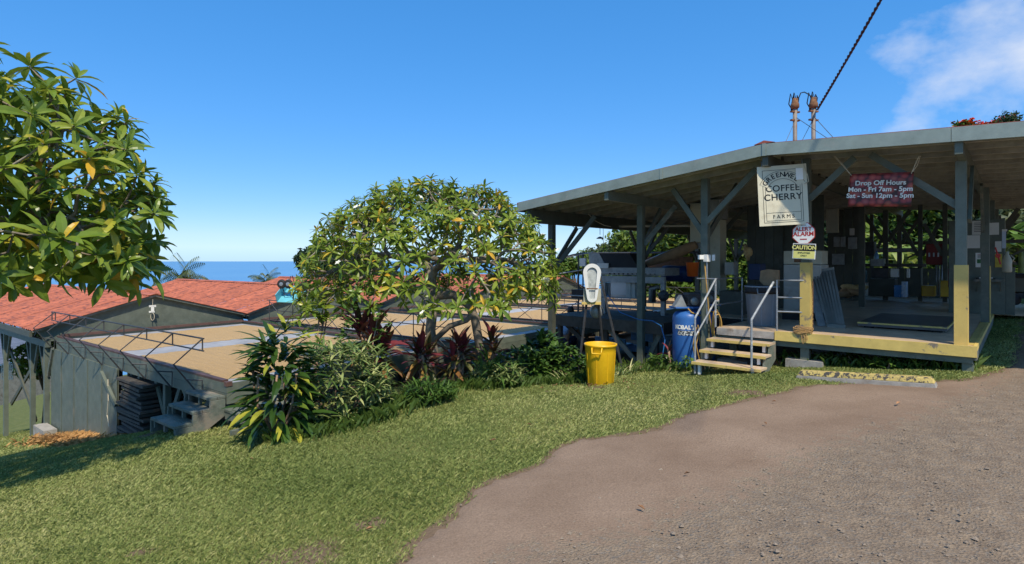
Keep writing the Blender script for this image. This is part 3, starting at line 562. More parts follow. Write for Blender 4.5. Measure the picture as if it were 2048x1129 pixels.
# ------------------------------------------------------------------ the open mill shed
RU, RZ = 2.6, 1.89
def zt(u): return RZ-(.115*(u-RU) if u > RU else .045*(RU-u))
UL, URT, VF, VB = 7.85, -2.6, -.60, 13.6
shed = thing('mill_shed', 'open green timber coffee mill shed with raised yellow edged floor', 'shed', B(3, 3, -2))
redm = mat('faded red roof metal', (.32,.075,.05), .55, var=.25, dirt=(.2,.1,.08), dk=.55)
under = mat('dark roof underside', (.06,.065,.065), .75, var=.3, vs=5)  # dark grey, slightly mottled tone for the boards under the roof sheets
nS = 12; w = (VB-VF)/nS
for i in range(nS):
    v0 = VF+i*w+.003; v1 = VF+(i+1)*w-.003
    for ua, ub in ((RU+.003, UL+.06), (URT-.06, RU-.003)):
        za, zb = zt(ua), zt(ub)
        MB().box8([B(ua,v0,za-.022), B(ua,v1,za-.022), B(ub,v1,zb-.022), B(ub,v0,zb-.022), B(ua,v0,za+.012), B(ua,v1,za+.012), B(ub,v1,zb+.012), B(ub,v0,zb+.012)]).build('roof_sheet', redm, shed)
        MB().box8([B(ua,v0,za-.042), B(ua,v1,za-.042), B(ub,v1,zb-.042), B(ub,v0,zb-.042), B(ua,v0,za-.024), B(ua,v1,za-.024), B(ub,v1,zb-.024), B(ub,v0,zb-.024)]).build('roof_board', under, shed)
MB().prism([B(RU-.16,VF-.04,zt(RU-.16)+.014), B(RU,VF-.04,RZ+.05), B(RU+.16,VF-.04,zt(RU+.16)+.014)], B.v*(VB-VF+.06)).build('ridge_cap', redm, shed)
def rake(u0, u1, v, zo, h, t_, name, m):
    MB().box8([B(u0,v,zt(u0)+zo-h), B(u0,v+t_,zt(u0)+zo-h), B(u1,v+t_,zt(u1)+zo-h), B(u1,v,zt(u1)+zo-h), B(u0,v,zt(u0)+zo), B(u0,v+t_,zt(u0)+zo), B(u1,v+t_,zt(u1)+zo), B(u1,v,zt(u1)+zo)]).build(name, m, shed)
fasc = mat('pale green fascia paint', (.22,.265,.24), .5, dirt=(.27,.29,.26), dk=.56, var=.16, vs=4, bs=100)
for u0, u1 in ((4.43, UL), (RU+.03, 4.37), (.2, RU-.03), (URT, .194)): rake(u0, u1, VF-.035, -.002, .19, .034, 'fascia_board', fasc)
MB().fbox(B, RU-.028, RU+.028, VF-.048, VF, RZ-.20, RZ+.0).build('fascia_block', fasc, shed); MB().fbox(B, 4.372, 4.428, VF-.044, VF, zt(4.4)-.198, zt(4.4)+.0).build('fascia_block', fasc, shed)
for u in (UL+.002, URT-.032): MB().fbox(B, u, u+.03, VF-.03, VB, zt(u)-.20, zt(u)-.045).build('fascia_board', fasc, shed)
v = VF+.28; raft = mat('rafter timber', (.36,.35,.29), .7, var=.25, vs=6)
while v < VB-.1:
    rake(RU+.03, UL-.01, v, -.044, .125, .042, 'rafter', raft); rake(URT+.01, RU-.03, v, -.044, .125, .042, 'rafter', raft); v += .61
def vbeam(u, v0, v1, m=green, h=.18): MB().fbox(B, u-.045, u+.045, v0, v1, zt(u)-.175-h, zt(u)-.172).build('beam', m, shed)
vbeam(.12, VF+.02, VB); vbeam(RU, VF+.02, VB, dgreen); vbeam(5.6, VF+.02, VB); vbeam(7.62, VF+.04, VB, dgreen, .3); vbeam(-2.2, VF+.02, VB)
def post(u, v, m=green, zb=-1.2, s_=.065, zt_=None):
    if zb is None: p = B(u, v, 0); zb = gz(p.x, p.y)-.15
    return MB().fbox(B, u-s_, u+s_, v-s_, v+s_, zb, zt(u)-.356 if zt_ is None else zt_).build('post', m, shed)
post(.14, .17); post(2.18, .17, zt_=1.70); post(3.91, .17, zb=None, zt_=1.53); post(5.6, .8, zb=None); post(7.62, .3, dgreen, None, zt_=zt(7.62)-.475)
for v in (4.2, 7.35, 10.4, 13.2): post(.02, v)
for v in (4.6, 8.3, 11.8): post(5.6, v, dgreen, None); post(7.62, v, dgreen, None, zt_=zt(7.62)-.475)
for v in (7.0, 10.5, 13.2): post(RU, v, dgreen)
for v in (.17, 4.2, 8, 13): post(-2.2, v, zb=None) if v > 3 else None
def brace(p, q_, m=green, w=.045, h=.10): MB().bar(p, q_, w, h).build('brace', m, shed)
for v in (.17, 4.2, 7.35, 10.4):
    zb = zt(.17)-.36
    brace(B(.05, v+.09, zb-.85), B(.05, v+.72, zb-.01), green if v < 8 else dgreen)
    if v > 1: brace(B(.05, v-.09, zb-.85), B(.05, v-.72, zb-.01), woodgrey)
brace(B(.17, .17, zt(.17)-1.0), B(1.25, .10, zt(1.25)-.18)); brace(B(3.86, .12, .72), B(2.95, .06, 1.60), green); brace(B(2.12, .12, 1.02), B(1.45, .06, 1.62), green)
brace(B(3.95, .2, .5), B(4.6, .25, 1.4), green); brace(B(3.91, .25, .45), B(3.7, 1.2, 1.5), dgreen)
brace(B(5.55, .85, .35), B(4.9, 1.0, 1.15), woodgrey); brace(B(5.6, .88, .3), B(5.6, 1.7, 1.17), woodgrey); brace(B(7.62, .4, -.1), B(7.62, 1.3, .80), dgreen); brace(B(7.55, .35, -.15), B(6.5, .4, .98), dgreen)
for v in (4.6, 8.3, 11.8):
    for u in (5.6, 7.62):
        zb = zt(u)-(.36 if u < 6 else .48)
        brace(B(u, v+.08, zb-.8), B(u, v+.75, zb-.01), dgreen); brace(B(u, v-.08, zb-.8), B(u, v-.75, zb-.01), dgreen)
        brace(B(u-.06, v, zb-.7), B(u-.8, v, zb+.12), dgreen)
for v in (10.5, 13.2):
    for u in (RU, .17):
        zb = zt(u)-.36; s_ = 1
        brace(B(u+.06, v, zb-.95), B(u+.62, v, zb+.0), dgreen); brace(B(u-.06, v, zb-.95), B(u-.62, v, zb+.0), dgreen)
for i, (u, v) in enumerate(((1.15, 10.6), (1.75, 10.7), (.75, 13.0), (3.4, 13.1))): post(u, v, dgreen, s_=.055, zt_=zt(u)-.18); brace(B(u+.05, v, .15), B(u+.5, v, 1.1), dgreen); brace(B(u-.05, v, .15), B(u-.45, v, 1.1), dgreen)
for (ua, za, ub_, zb, v) in ((.3,.2,2.4,1.25,13.35), (2.4,.1,.4,1.2,13.45), (-.1,.05,-2.0,1.2,13.4), (-2.1,.2,.1,1.15,13.3)): MB().bar(B(ua,v,za), B(ub_,v,zb), .03, .06).build('cross_brace', dgreen, shed)
MB().fbox(B, -2.2, 2.6, 13.36, 13.42, .55, .66).build('girt', darkwood, shed); MB().fbox(B, 2.65, 7.6, 13.36, 13.42, -.4, -.28).build('girt', darkwood, shed)
# floor
MB().fbox(B, .0, 3.62, .0, 13.3, -1.235, -1.2).build('floor', plywood, shed); MB().fbox(B, 3.625, 5.1, 1.9, 13.3, -1.235, -1.2).build('floor', plywood, shed); MB().fbox(B, -2.0, -.045, 7.0, 13.3, -1.245, -1.205).build('floor', plywood, shed)
MB().fbox(B, -.045, 2.62, -.04, -.002, -1.345, -1.19).build('edge_board', yellow, shed); MB().fbox(B, 2.63, 3.62, -.03, -.002, -1.33, -1.215).build('edge_board', concrete, shed)
MB().fbox(B, -.045, -.003, .0, 11, -1.26, -1.188).build('edge_board', yellow, shed); MB().fbox(B, -.043, -.005, .0, 11, -1.39, -1.262).build('edge_board', woodgrey, shed)
MB().fbox(B, -.003, .09, .15, 10.9, -1.198, -1.1965+.004).build('edge_paint', yellow, shed)
MB().fbox(B, .0, 3.62, .012, .07, -1.44, -1.347).build('floor_beam', green, shed)
for i in range(10): MB().fbox(B, .0, 3.6, .9+i*1.2, .95+i*1.2, -1.40, -1.237).build('joist', darkwood, shed)
for u, v in ((.06,.10),(2.18,.12),(.05,1.3),(.05,2.5),(.05,3.7),(.05,4.9),(.05,6.1),(.05,7.3),(.05,8.6),(2.9,.6),(1.2,.9),(3.5,.5),(2.2,1.8)):
    p = B(u, v, 0); g0 = gz(p.x, p.y)
    if g0+.02 < -1.44: MB().fbox(B, u-.065, u+.065, v-.06, v+.06, g0-.1, -1.442 if v < .3 else -1.402).build('stub_post', woodgrey if v > .3 and u > .5 else green, shed)
    if u > .5: MB().fbox(B, u-.28, u+.28, v-.12, v+.12, g0-.1, g0+.11).build('footing_block', concrete, shed)
MB().bar(B(2.0, .6, -1.78), B(1.55, .65, -1.42), .04, .08).build('brace', woodgrey, shed)
p = B(2.75, .3, 0); MB().fbox(B, 2.4, 2.95, .25, .42, gz(p.x, p.y), gz(p.x, p.y)+.09).build('footing_block', rust, shed)
for (u, v, zt_) in ((.14, .17, -.06), (2.18, .17, -.03)):          # yellow guards on the two front posts
    MB().fbox(B, u-.078, u+.078, v-.082, v-.066, -1.199, zt_).build('post_guard', yellow, shed); MB().fbox(B, u-.082, u-.066, v-.066, v+.07, -1.199, zt_).build('post_guard', yellow, shed)
MB().fbox(B, .02-.084, .02-.068, 4.2-.07, 4.2+.07, -1.199, -.1).build('post_guard', yellow, shed)
# front stair
st_ = MB().fbox(B, 2.66, 2.70, -.95, -.94, -1.75, -1.7).build('stair', concrete, shed)
for i, (va, z) in enumerate(((-.36, -1.375), (-.62, -1.545), (-.90, -1.715))):
    a = MB().fbox(B, 2.60-.02*i, 3.66+.02*i, va, va+.29, z-.032, z).build('tread', plywood, st_); MB().fbox(B, 2.60-.02*i, 3.66+.02*i, va-.022, va-.001, z-.042, z+.001).build('nosing', yellow, st_)
    for u in (2.68, 3.56): MB().fbox(B, u, u+.045, va+.03, va+.09, z-.15-(.06 if i == 2 else 0), z-.034).build('riser_block', white, st_)
g0 = gz(*B(3, -.8, 0).xy)-.06
MB().prism([B(2.64,-.04,-1.36), B(2.64,-.30,-1.41), B(2.64,-.33,-1.58), B(2.64,-.56,-1.58), B(2.64,-.59,-1.75), B(2.64,-.84,-1.75), B(2.64,-.84,g0), B(2.64,-.60,g0), B(2.64,-.04,-1.66)], B.u*-.04).build('stringer', woodgrey, st_)
MB().prism([B(3.62,-.04,-1.36), B(3.62,-.30,-1.41), B(3.62,-.33,-1.58), B(3.62,-.56,-1.58), B(3.62,-.59,-1.75), B(3.62,-.84,-1.75), B(3.62,-.84,g0), B(3.62,-.60,g0), B(3.62,-.04,-1.66)], B.u*.04).build('stringer', woodgrey, st_)
# pipe rails at the stair and floor edge
pipew = mat('chipped grey pipe', (.30,.32,.34), .45, .3, dirt=(.62,.62,.60), dk=.56, ds=9, hard=.04, var=.2)
rl = MB().tube([B(3.66,-.86,g0), B(3.66,-.86,-.98), B(3.64,-.03,-.33), B(3.64,-.03,-1.2)], .018, 8).build('stair_rail', pipew, shed)
MB().tube([B(3.66,-.86,-1.30), B(3.64,-.03,-.72)], .016, 8).build('mid_rail', pipew, rl)
MB().tube([B(2.72,-.86,-1.70), B(2.72,-.86,-.94), B(2.62,-.10,-.36)], .019, 8).build('stair_rail', pipew, shed)
rl = MB().tube([B(2.60,.02,-1.2), B(2.60,.02,-.33), B(2.20,.10,-.33)], .016, 8).build('guard_rail', steel, shed)
for z in (-.62, -.86): MB().tube([B(2.60,.03,z), B(2.22,.10,z)], .014, 8).build('mid_rail', steel, rl)
rl = MB().tube([B(3.64,.0,-.33), B(3.64,1.3,-.33), B(3.64,1.3,-1.2)], .016, 8).build('guard_rail', steel, shed)
MB().tube([B(3.64,.0,-.80), B(3.64,1.3,-.80)], .014, 8).build('mid_rail', steel, rl); MB().tube([B(3.64,-.02,-.33), B(4.0,.0,-.33)], .014, 8).build('mid_rail', steel, rl)
# inner partition walls
def ub(x, v): return uv_of(pv(x, 500, v))[0]
def ibox(xl, xr, yt, yb, v, dv, mb=None):
    a, b = pv(xl, yt, v), pv(xr, yb, v); Ym = (a.y+b.y)/2; mb = mb or MB()
    return mb.fbox(B, uv_of(b)[0], uv_of(a)[0], v, v+dv, (522-yb)/1150*Ym, (522-yt)/1150*Ym)
for xl, xr, v in ((1494,1566,5.1),(1566,1648,5.3)):
    n_ = 4; ua, ub2 = ub(xl, v), ub(xr, v)
    for i in range(n_):
        d = (ub2-ua)/n_; a0, a1 = sorted((ua+i*d, ua+(i+1)*d)); MB().fbox(B, a0+.004, a1-.004, v, v+.03, -1.198, min(zt(a0), zt(a1))-.19).build('wall_board', dgreen, shed)
for xl, xr, v in ((1655,1722,9.6),):
    ua, ub2 = ub(xl, v), ub(xr, v)
    for i in range(4):
        d = (ub2-ua)/4; a0, a1 = sorted((ua+i*d, ua+(i+1)*d)); MB().fbox(B, a0+.004, a1-.004, v, v+.03, -1.198, min(zt(a0), zt(a1))-.19).build('wall_board', dgreen, shed)
n_ = 8; ua, ub2 = ub(1722, 12.6), ub(1905, 12.6)
for i in range(n_):
    d = (ub2-ua)/n_; a0, a1 = sorted((ua+i*d, ua+(i+1)*d)); MB().fbox(B, a0+.004, a1-.004, 12.6, 12.63, -1.198, -.25).build('wall_board', dgreen, shed)
# dark loading platform on the left
pl = thing('loading_platform', 'dark timber platform beside the mill holding the grading machine', 'platform', B(6.6, 1.6, -2.2))
for i in range(8): MB().fbox(B, 5.15, 8.05, .92+i*.26, .92+i*.26+.252, -1.345, -1.31).build('plank', darkwood, pl)
MB().fbox(B, 5.15, 8.05, .86, .912, -1.56, -1.312).build('front_board', darkwood, pl); MB().fbox(B, 8.052, 8.10, .86, 3.0, -1.56, -1.312).build('side_board', darkwood, pl); MB().fbox(B, 5.10, 5.148, .86, 3.0, -1.56, -1.312).build('side_board', darkwood, pl)
for u in (5.35, 6.6, 7.9):
    for v in (1.0, 2.85):
        p = B(u, v, 0); MB().fbox(B, u-.05, u+.05, v-.05, v+.05, gz(p.x, p.y)-.1, -1.347).build('leg', darkwood, pl)
MB().bar(B(6.5, .98, -1.56), B(5.72, .98, -2.3), .05, .10).build('brace', woodgrey, pl); MB().bar(B(5.2, .95, -1.5), B(5.62, .95, -2.3), .05, .10).build('brace', woodgrey, pl); MB().bar(B(6.6, 1.05, -2.4), B(7.8, 1.05, -1.5), .05, .10).build('brace', darkwood, pl)
# ------------------------------------------------------------------ signs
def text(body, size, c, right, upv, m, parent, name='lettering', bold=0.0, align='CENTER', spacing=1.0, wide=1.0):
    cu = bpy.data.curves.new(name, 'FONT'); cu.body = body; cu.size = size; cu.align_x = align; cu.align_y = 'CENTER'; cu.offset = bold; cu.extrude = .0008; cu.space_character = spacing; cu.materials.append(m)
    o = bpy.data.objects.new(name, cu); col.objects.link(o); r, u_ = Vector(right).normalized(), Vector(upv).normalized(); n_ = r.cross(u_)
    o.matrix_basis = Matrix(((r.x*wide, u_.x, n_.x, c[0]), (r.y*wide, u_.y, n_.y, c[1]), (r.z*wide, u_.z, n_.z, c[2]), (0,0,0,1)))
    attach(o, parent); return o
class Board:                                         # a flat sign: centre, right and up vectors, sizes
    def __init__(s, c, right, upv, w, h): s.c = Vector(c); s.r = Vector(right).normalized(); s.u = Vector(upv); s.u = (s.u-s.r*s.u.dot(s.r)).normalized(); s.n = s.r.cross(s.u); s.w = w; s.h = h
    def p(s, x, y, z=0): return s.c+s.r*x*s.w/2+s.u*y*s.h/2+s.n*z
    def rect(s, x0, x1, y0, y1, z0, z1):
        return MB().box8([s.p(x,y,z) for z in (z0,z1) for x,y in ((x0,y0),(x1,y0),(x1,y1),(x0,y1))])
    def frame(s, x0, x1, y0, y1, t_, z0, z1):
        tx, ty = t_/s.w*2, t_/s.h*2; mb = MB()
        for a in ((x0,x1,y1-ty,y1),(x0,x1,y0,y0+ty),(x0,x0+tx,y0+ty,y1-ty),(x1-tx,x1,y0+ty,y1-ty)): mb.box8([s.p(x,y,z) for z in (z0,z1) for x,y in ((a[0],a[2]),(a[1],a[2]),(a[1],a[3]),(a[0],a[3]))])
        return mb
signcream = mat('cream sign board', (.62,.57,.42), .6, var=.06, vs=3, dirt=(.52,.46,.33), dk=.6, bump=.02)
c = px(1565.5, 391, 9.35); right = Vector((.975, -.22, .045)).normalized()
t = thing('hanging_sign', 'large cream farm sign lettered COFFEE CHERRY hung under the ridge', 'sign', c)
S = Board(c, right, UP, .745, .975)
S.rect(-1, 1, -1, 1, -.012, 0).build('board', signcream, t)
S.frame(-.80, .80, -.90, .86, .006, .001, .003).build('outer_line', ink, t); S.frame(-.70, .72, -.84, .60, .005, .001, .003).build('inner_line', ink, t)
S.rect(-.69, .71, -.575, -.565, .001, .003).build('rule', ink, t)
arc = []; n_ = 18
def arcp(a, r): return S.c+S.r*(r*math.sin(a))+S.u*(.255+r*math.cos(a)-.24)
mb = MB(); band = [arcp(R(-62+124*i/n_), .385)+S.n*.001 for i in range(n_+1)]+[arcp(R(62-124*i/n_), .255)+S.n*.001 for i in range(n_+1)]
mb.prism(band, S.n*.003); mb.build('arch_band', signcream, t)
for r_ in (.255, .385): MB().tube([arcp(R(-62+124*i/n_), r_)+S.n*.005 for i in range(n_+1)], .0035, 4).build('arch_line', ink, t)
for i, ch in enumerate('GREENWEL'):
    a = R(-52+i*13.4); ct = arcp(a, .320)+S.n*.0065; text(ch, .11, ct, S.r*math.cos(a)-S.u*math.sin(a), S.u*math.cos(a)+S.r*math.sin(a), ink, t, bold=.002)
text('COFFEE', .142, S.p(0, .23, .003), S.r, S.u, ink, t, bold=.0015, spacing=1.06); text('CHERRY', .145, S.p(0, -.06, .003), S.r, S.u, ink, t, bold=.0015, wide=1.02, spacing=1.06); text('FARMS', .085, S.p(.0, -.71, .003), S.r, S.u, ink, t, spacing=1.45)
S.rect(.56, .84, .48, .86, .012, .016).build('note', paperlt, t)
MB().tube([S.p(.9,.95,.01), S.p(1.02,.6,.015), S.p(1.05,.4,.015), S.p(.88,.33,.02)], .007, 6).build('cord', rope, t)
for x in (-.8, .85): MB().tube([S.p(x,1,-.01), S.p(x,1,-.01)+Vector((0,.02,.10))], .006, 6).build('hanger', steel, t)
# octagon alarm sign and caution sign on the front post
r_ = B.u*-1; r_ = (r_+Vector((.12,-.20,0))).normalized()
c = px(1607, 467, 9.30); t = thing('alarm_sign', 'white octagon ALERT ALARM sign with red rim on the front post', 'sign', c); S = Board(c, r_, UP, .35, .35)
oc = [S.c+S.r*(.185*math.cos(R(22.5+45*i)))+S.u*(.185*math.sin(R(22.5+45*i))) for i in range(8)]
MB().prism(oc, S.n*-.008).build('rim', redink, t); oc = [S.c+S.r*(.172*math.cos(R(22.5+45*i)))+S.u*(.172*math.sin(R(22.5+45*i)))+S.n*.002 for i in range(8)]; MB().prism(oc, S.n*-.004).build('face', paperlt, t)
text('ALERT', .088, S.p(0,.38,.003), S.r, S.u, redink, t, bold=.003); text('ALARM', .098, S.p(0,-.08,.003), S.r, S.u, redink, t, bold=.003); S.rect(-.30,.30,-.60,-.50,.002,.004).build('small_print', redink, t); S.rect(-.24,.24,.72,.77,.002,.004).build('small_print', ink, t)
c = px(1608, 503, 9.28); t = thing('caution_sign', 'yellow CAUTION sign with black header on the front post', 'sign', c); S = Board(c, (r_+Vector((0,0,-.05))), UP, .345, .25)
yel = mat('sign yellow', (.72,.66,.20), .5, var=.08, bump=0)
S.rect(-1,1,-1,1,-.006,0).build('board', paperlt, t); S.rect(-.93,.93,-.92,.02,.001,.003).build('field', yel, t); S.rect(-.93,.93,.03,.9,.001,.003).build('header', ink, t)
text('CAUTION', .088, S.p(0,.46,.005), S.r, S.u, yel, t, bold=.003, wide=.92); text('EMPLOYEES', .036, S.p(0,-.22,.005), S.r, S.u, ink, t); text('ONLY', .036, S.p(0,-.58,.005), S.r, S.u, ink, t)
# banner with opening hours
m, nt = nodes_of('printed coffee cherries'); out = N(nt, 'ShaderNodeOutputMaterial'); p = N(nt, 'ShaderNodeBsdfPrincipled', {'Roughness': .5}); tcn = N(nt, 'ShaderNodeTexCoord'); vo = N(nt, 'ShaderNodeTexVoronoi', {'Scale': 10.5}); L(nt, tcn.outputs['Object'], vo.inputs['Vector'])
rp = N(nt, 'ShaderNodeValToRGB'); e = rp.color_ramp.elements; e[0].position = .12; e[0].color = (.52,.13,.09,1); e[1].position = .68; e[1].color = (.07,.02,.018,1); x_ = rp.color_ramp.elements.new(.45); x_.color = (.36,.055,.05,1); L(nt, vo.outputs['Distance'], rp.inputs[0])
mx = N(nt, 'ShaderNodeMix', data_type='RGBA', blend_type='MULTIPLY'); mx.inputs[0].default_value = .35; L(nt, rp.outputs[0], mx.inputs[6]); L(nt, vo.outputs['Color'], mx.inputs[7]); L(nt, mx.outputs[2], p.inputs['Base Color']); L(nt, p.outputs[0], out.inputs[0])
a, b = pv(1698, 381, -.02), pv(1825, 379, -.02); c = (a+b)/2
t = thing('hours_banner', 'red coffee cherry banner with drop off hours hung on ropes', 'banner', c); S = Board(c, b-a, UP, (b-a).length, .51)
nx, ny = 14, 8; V = [S.p(-1+2*i/nx, -1+2*j/ny, .012*math.sin(i*.9)*(1-j/ny)+.004*math.cos(j*1.3)) for i in range(nx+1) for j in range(ny+1)]
mb = MB(); mb.add(V, [(i*(ny+1)+j, (i+1)*(ny+1)+j, (i+1)*(ny+1)+j+1, i*(ny+1)+j+1) for i in range(nx) for j in range(ny)]); o = mb.build('sheet', m, t, True); sl = o.modifiers.new('thick', 'SOLIDIFY'); sl.thickness = .003
for body, y, sz in (('Drop Off Hours', .40, .098), ('Mon - Fri 7am - 5pm', .02, .098), ('Sat - Sun 12pm - 5pm', -.36, .098)): text(body, sz, S.p(0, y, .018), S.r, S.u, whiteink, t, bold=.0028, wide=1.02)
for x, q_ in ((-.95, (1667,312)), (.93, (1838,312))):
    e_ = pv(q_[0], q_[1], .0); MB().tube([S.p(x,.9,.0), e_], .006, 5).build('rope', rope, t); MB().tube([S.p(x,.9,.0), (S.p(x,.9)+e_)/2+Vector((.03,0,-.01)), e_+Vector((.02,0,0))], .005, 5).build('rope', rope, t)
# ------------------------------------------------------------------ things standing in and round the mill
def bin_(name, label, c, h, r0, r1, m, group=None, inside_m=None):
    t = thing(name, label, 'trash can', c, group)
    prof = [(r0*.96,0),(r0,.01),(r0+(r1-r0)*.82,h*.80),(r1*.985,h*.82),(r1*.985,h*.93),(r1*1.03,h*.94),(r1*1.06,h*.97),(r1*1.06,h),(r1*1.0,h),(r1*.97,h*.98),(r0*.95,.03)]
    MB().lathe(c, prof, 40).build('body', m, t, True)
    for i in range(8):
        a = 2*math.pi*i/8+.35; d = Vector((math.cos(a), math.sin(a), 0))
        MB().bar(Vector(c)+d*(r0*.995)+UP*.03, Vector(c)+d*(r0+(r1-r0)*.80)+UP*h*.79, .014, .012, d).build('rib', m, t)
    for s_ in (-1.95, 1.2):
        d = Vector((math.cos(s_), math.sin(s_), 0)); sd_ = d.cross(UP)
        b = Vector(c)+d*r1*1.02+UP*h*.94
        MB().tube([b-sd_*.085, b-sd_*.075+d*.035-UP*h*.13, b+sd_*.075+d*.035-UP*h*.13, b+sd_*.085], .014, 8).build('handle', m, t, True)
    return t
x, y = 1.50, 9.74; bin_('trash_can', 'bright yellow plastic trash can standing alone on the lawn', (x, y, gz(x, y)-.01), .69, .222, .262, yellowp)
p = B(3.10, .80, -1.199); tg = bin_('trash_can', 'grey plastic trash can on the mill floor beside the stair', p, .74, .235, .285, greyp)
MB().lathe(p+UP*.735, [(.30,0),(.302,-.10),(.295,-.14),(.285,-.05),(.27,.004)], 28).build('bin_liner', black, tg, True)
# parking stop
a, b = Vector((4.13, 8.36, 0)), Vector((5.40, 7.28, 0)); d = (b-a).normalized(); w_ = d.cross(UP)
t = thing('parking_stop', 'concrete parking stop with worn yellow paint below the mill floor', 'parking stop', (a+b)/2+UP*-1.66)
za, zb = gz(a.x, a.y)-.02, gz(b.x, b.y)-.02
stopm = mat('worn yellow on concrete', (.55,.42,.14), .85, dirt=(.07,.065,.06), dk=.505, ds=16, hard=.03, var=.15, bump=.5, bs=70)
def stop(w0, w1, h0, h1, e0, e1, name, m):
    P0, P1 = a-d*e0, b+d*e0; Q0, Q1 = a-d*e1, b+d*e1
    MB().box8([P0-w_*w0+UP*(za+h0), P1-w_*w0+UP*(zb+h0), P1+w_*w0+UP*(zb+h0), P0+w_*w0+UP*(za+h0), Q0-w_*w1+UP*(za+h1), Q1-w_*w1+UP*(zb+h1), Q1+w_*w1+UP*(zb+h1), Q0+w_*w1+UP*(za+h1)]).build(name, m, t, bevel=.008)
stop(.10, .085, 0, .075, 0, -.03, 'base', concrete); stop(.083, .055, .0755, .145, -.032, -.07, 'painted_top', stopm)
# blue compressor tanks
def tank(c, r, h, label, lettered):
    t = thing('air_compressor', label, 'air compressor', c, 'blue compressor tanks')
    prof = [(r*.8,0),(r*.98,.03),(r,.06),(r,h*.86),(r*.96,h*.92),(r*.8,h*.97),(r*.45,h),(.01,h+.01)]
    MB().lathe(c, prof, 36).build('tank', blue, t, True)
    C = Vector(c); 
    MB().box(C+UP*(h+.06), .62, .34, .035, R(8)).build('bracket', blue, t, bevel=.01)
    MB().prism([C+Vector((-.30,-.17,h+.08)), C+Vector((-.06,-.17,h+.08)), C+Vector((-.16,-.17,h+.30))], Vector((0,.2,0))).build('belt_guard', dsteel, t)
    pm = MB().box(C+Vector((.10,.05,h+.21)), .26, .24, .26, R(8)).build('pump', iron, t, bevel=.02)
    for i in range(5): MB().box(C+Vector((.10,.05,h+.12+i*.045)), .30, .28, .012, R(8)).build('cooling_fin', iron, pm)
    m3 = Matrix.Rotation(R(90), 3, 'X'); MB().lathe(C+Vector((.10,-.14,h+.18)), [(.005,-.09),(.06,-.085),(.075,-.06),(.075,.0),(.07,.02)], 18, m3).build('air_filter', dsteel, t, True)
    mt = MB().lathe(C+Vector((-.02,.16,h+.20)), [(.09,-.16),(.10,-.13),(.10,.12),(.09,.16)], 18, Matrix.Rotation(R(90), 3, 'Y')).build('motor', iron, t, True)
    MB().tube([C+Vector((-.05,-.2,h+.05)), C+Vector((.0,-.25,h-.02)), C+Vector((.16,-.22,h-.08)), C+Vector((.30,-.12,h-.1))], .014, 7).build('hose', hose, t, True)
    if lettered:
        tc_ = math.atan2(-C.y, -C.x)
        word = 'KOBALT'
        for i, ch in enumerate(word):
            a = tc_-.75+i*.225; dd_ = Vector((math.cos(a), math.sin(a), 0)); text(ch, .105, C+dd_*(r+.003)+UP*h*.72, UP.cross(dd_), UP, whiteink, t, bold=.004)
        V = []; n_ = 10
        for i in range(n_+1):
            a = tc_-.66+1.12*i/n_; dd_ = Vector((math.cos(a), math.sin(a), 0)); V += [C+dd_*(r+.003)+UP*h*.585, C+dd_*(r+.003)+UP*h*.665]
        mb = MB(); mb.add(V, [(2*i, 2*i+2, 2*i+3, 2*i+1) for i in range(n_)]); mb.build('label', mat('scratched label', (.55,.55,.52), .6, dirt=(.05,.05,.05), dk=.47, ds=26, hard=.03), t)
    return t
x, y = 3.40, 11.15; z = gz(x, y)+.02; tank((x, y, z), .28, 1.10, 'tall blue compressor tank lettered KOBALT beside the stair', True)
x, y = 3.78, 11.42; tank((x, y, gz(x, y)+.02), .25, 1.10, 'plain blue compressor tank half hidden behind the lettered one', False)
# hoses looped on the post
t = thing('air_hose', 'ochre air hose looped beside the blue tanks', 'hose', B(3.85, .1, -1))
C = B(3.80, .02, 0)
MB().tube([C+Vector((-.06,0,-.05)), C+Vector((-.03,-.02,-.5)), C+Vector((.0,-.03,-.9)), C+Vector((.06,-.03,-1.3)), C+Vector((.1,-.02,-1.5))], .011, 7).build('run', hose, t, True)
for i in range(3): MB().tube([C+Vector((.13+.07*math.sin(a)+.01*i, -.05-.02*i, -1.15+.26*math.cos(a)-.04*i)) for a in [2*math.pi*j/16 for j in range(17)]], .010, 6).build('loop', hose, t, True)
for i in range(2): MB().tube([px(1392+8*i,655,10.8), px(1386+6*i,690,10.7), px(1390+8*i,718,10.7), px(1398+4*i,730,10.75), px(1402+3*i,700,10.8), px(1396+8*i,650,10.8)], .012, 6).build('loop', hose, t, True)
one('water_hose', 'bright blue hose running from the platform down into the grass', 'hose', MB().tube([px(1215,590,13.0), px(1240,625,12.6), px(1278,640,12.2), px(1305,642,11.9), px(1322,652,11.6), px(1330,680,11.4), px(1325,712,11.4), px(1318,732,11.5)], .011, 7), bluehose, None, True)
t = thing('junction_box', 'white electric box and conduit on the green front post', 'electric box', B(3.9, .08, -.1))
c = px(1414, 517, 10.55); MB().box(c, .13, .08, .13, R(40)).build('box', white, t, bevel=.006); MB().box(c+Vector((-.12,-.02,.02)), .09, .05, .08, R(20)).build('lamp_head', white, t); MB().box(c+Vector((.13,.02,.01)), .06, .05, .11, R(60)).build('lamp_head', white, t); MB().tube([c-UP*.06, c-UP*1.2], .012, 6).build('conduit', steel, t)
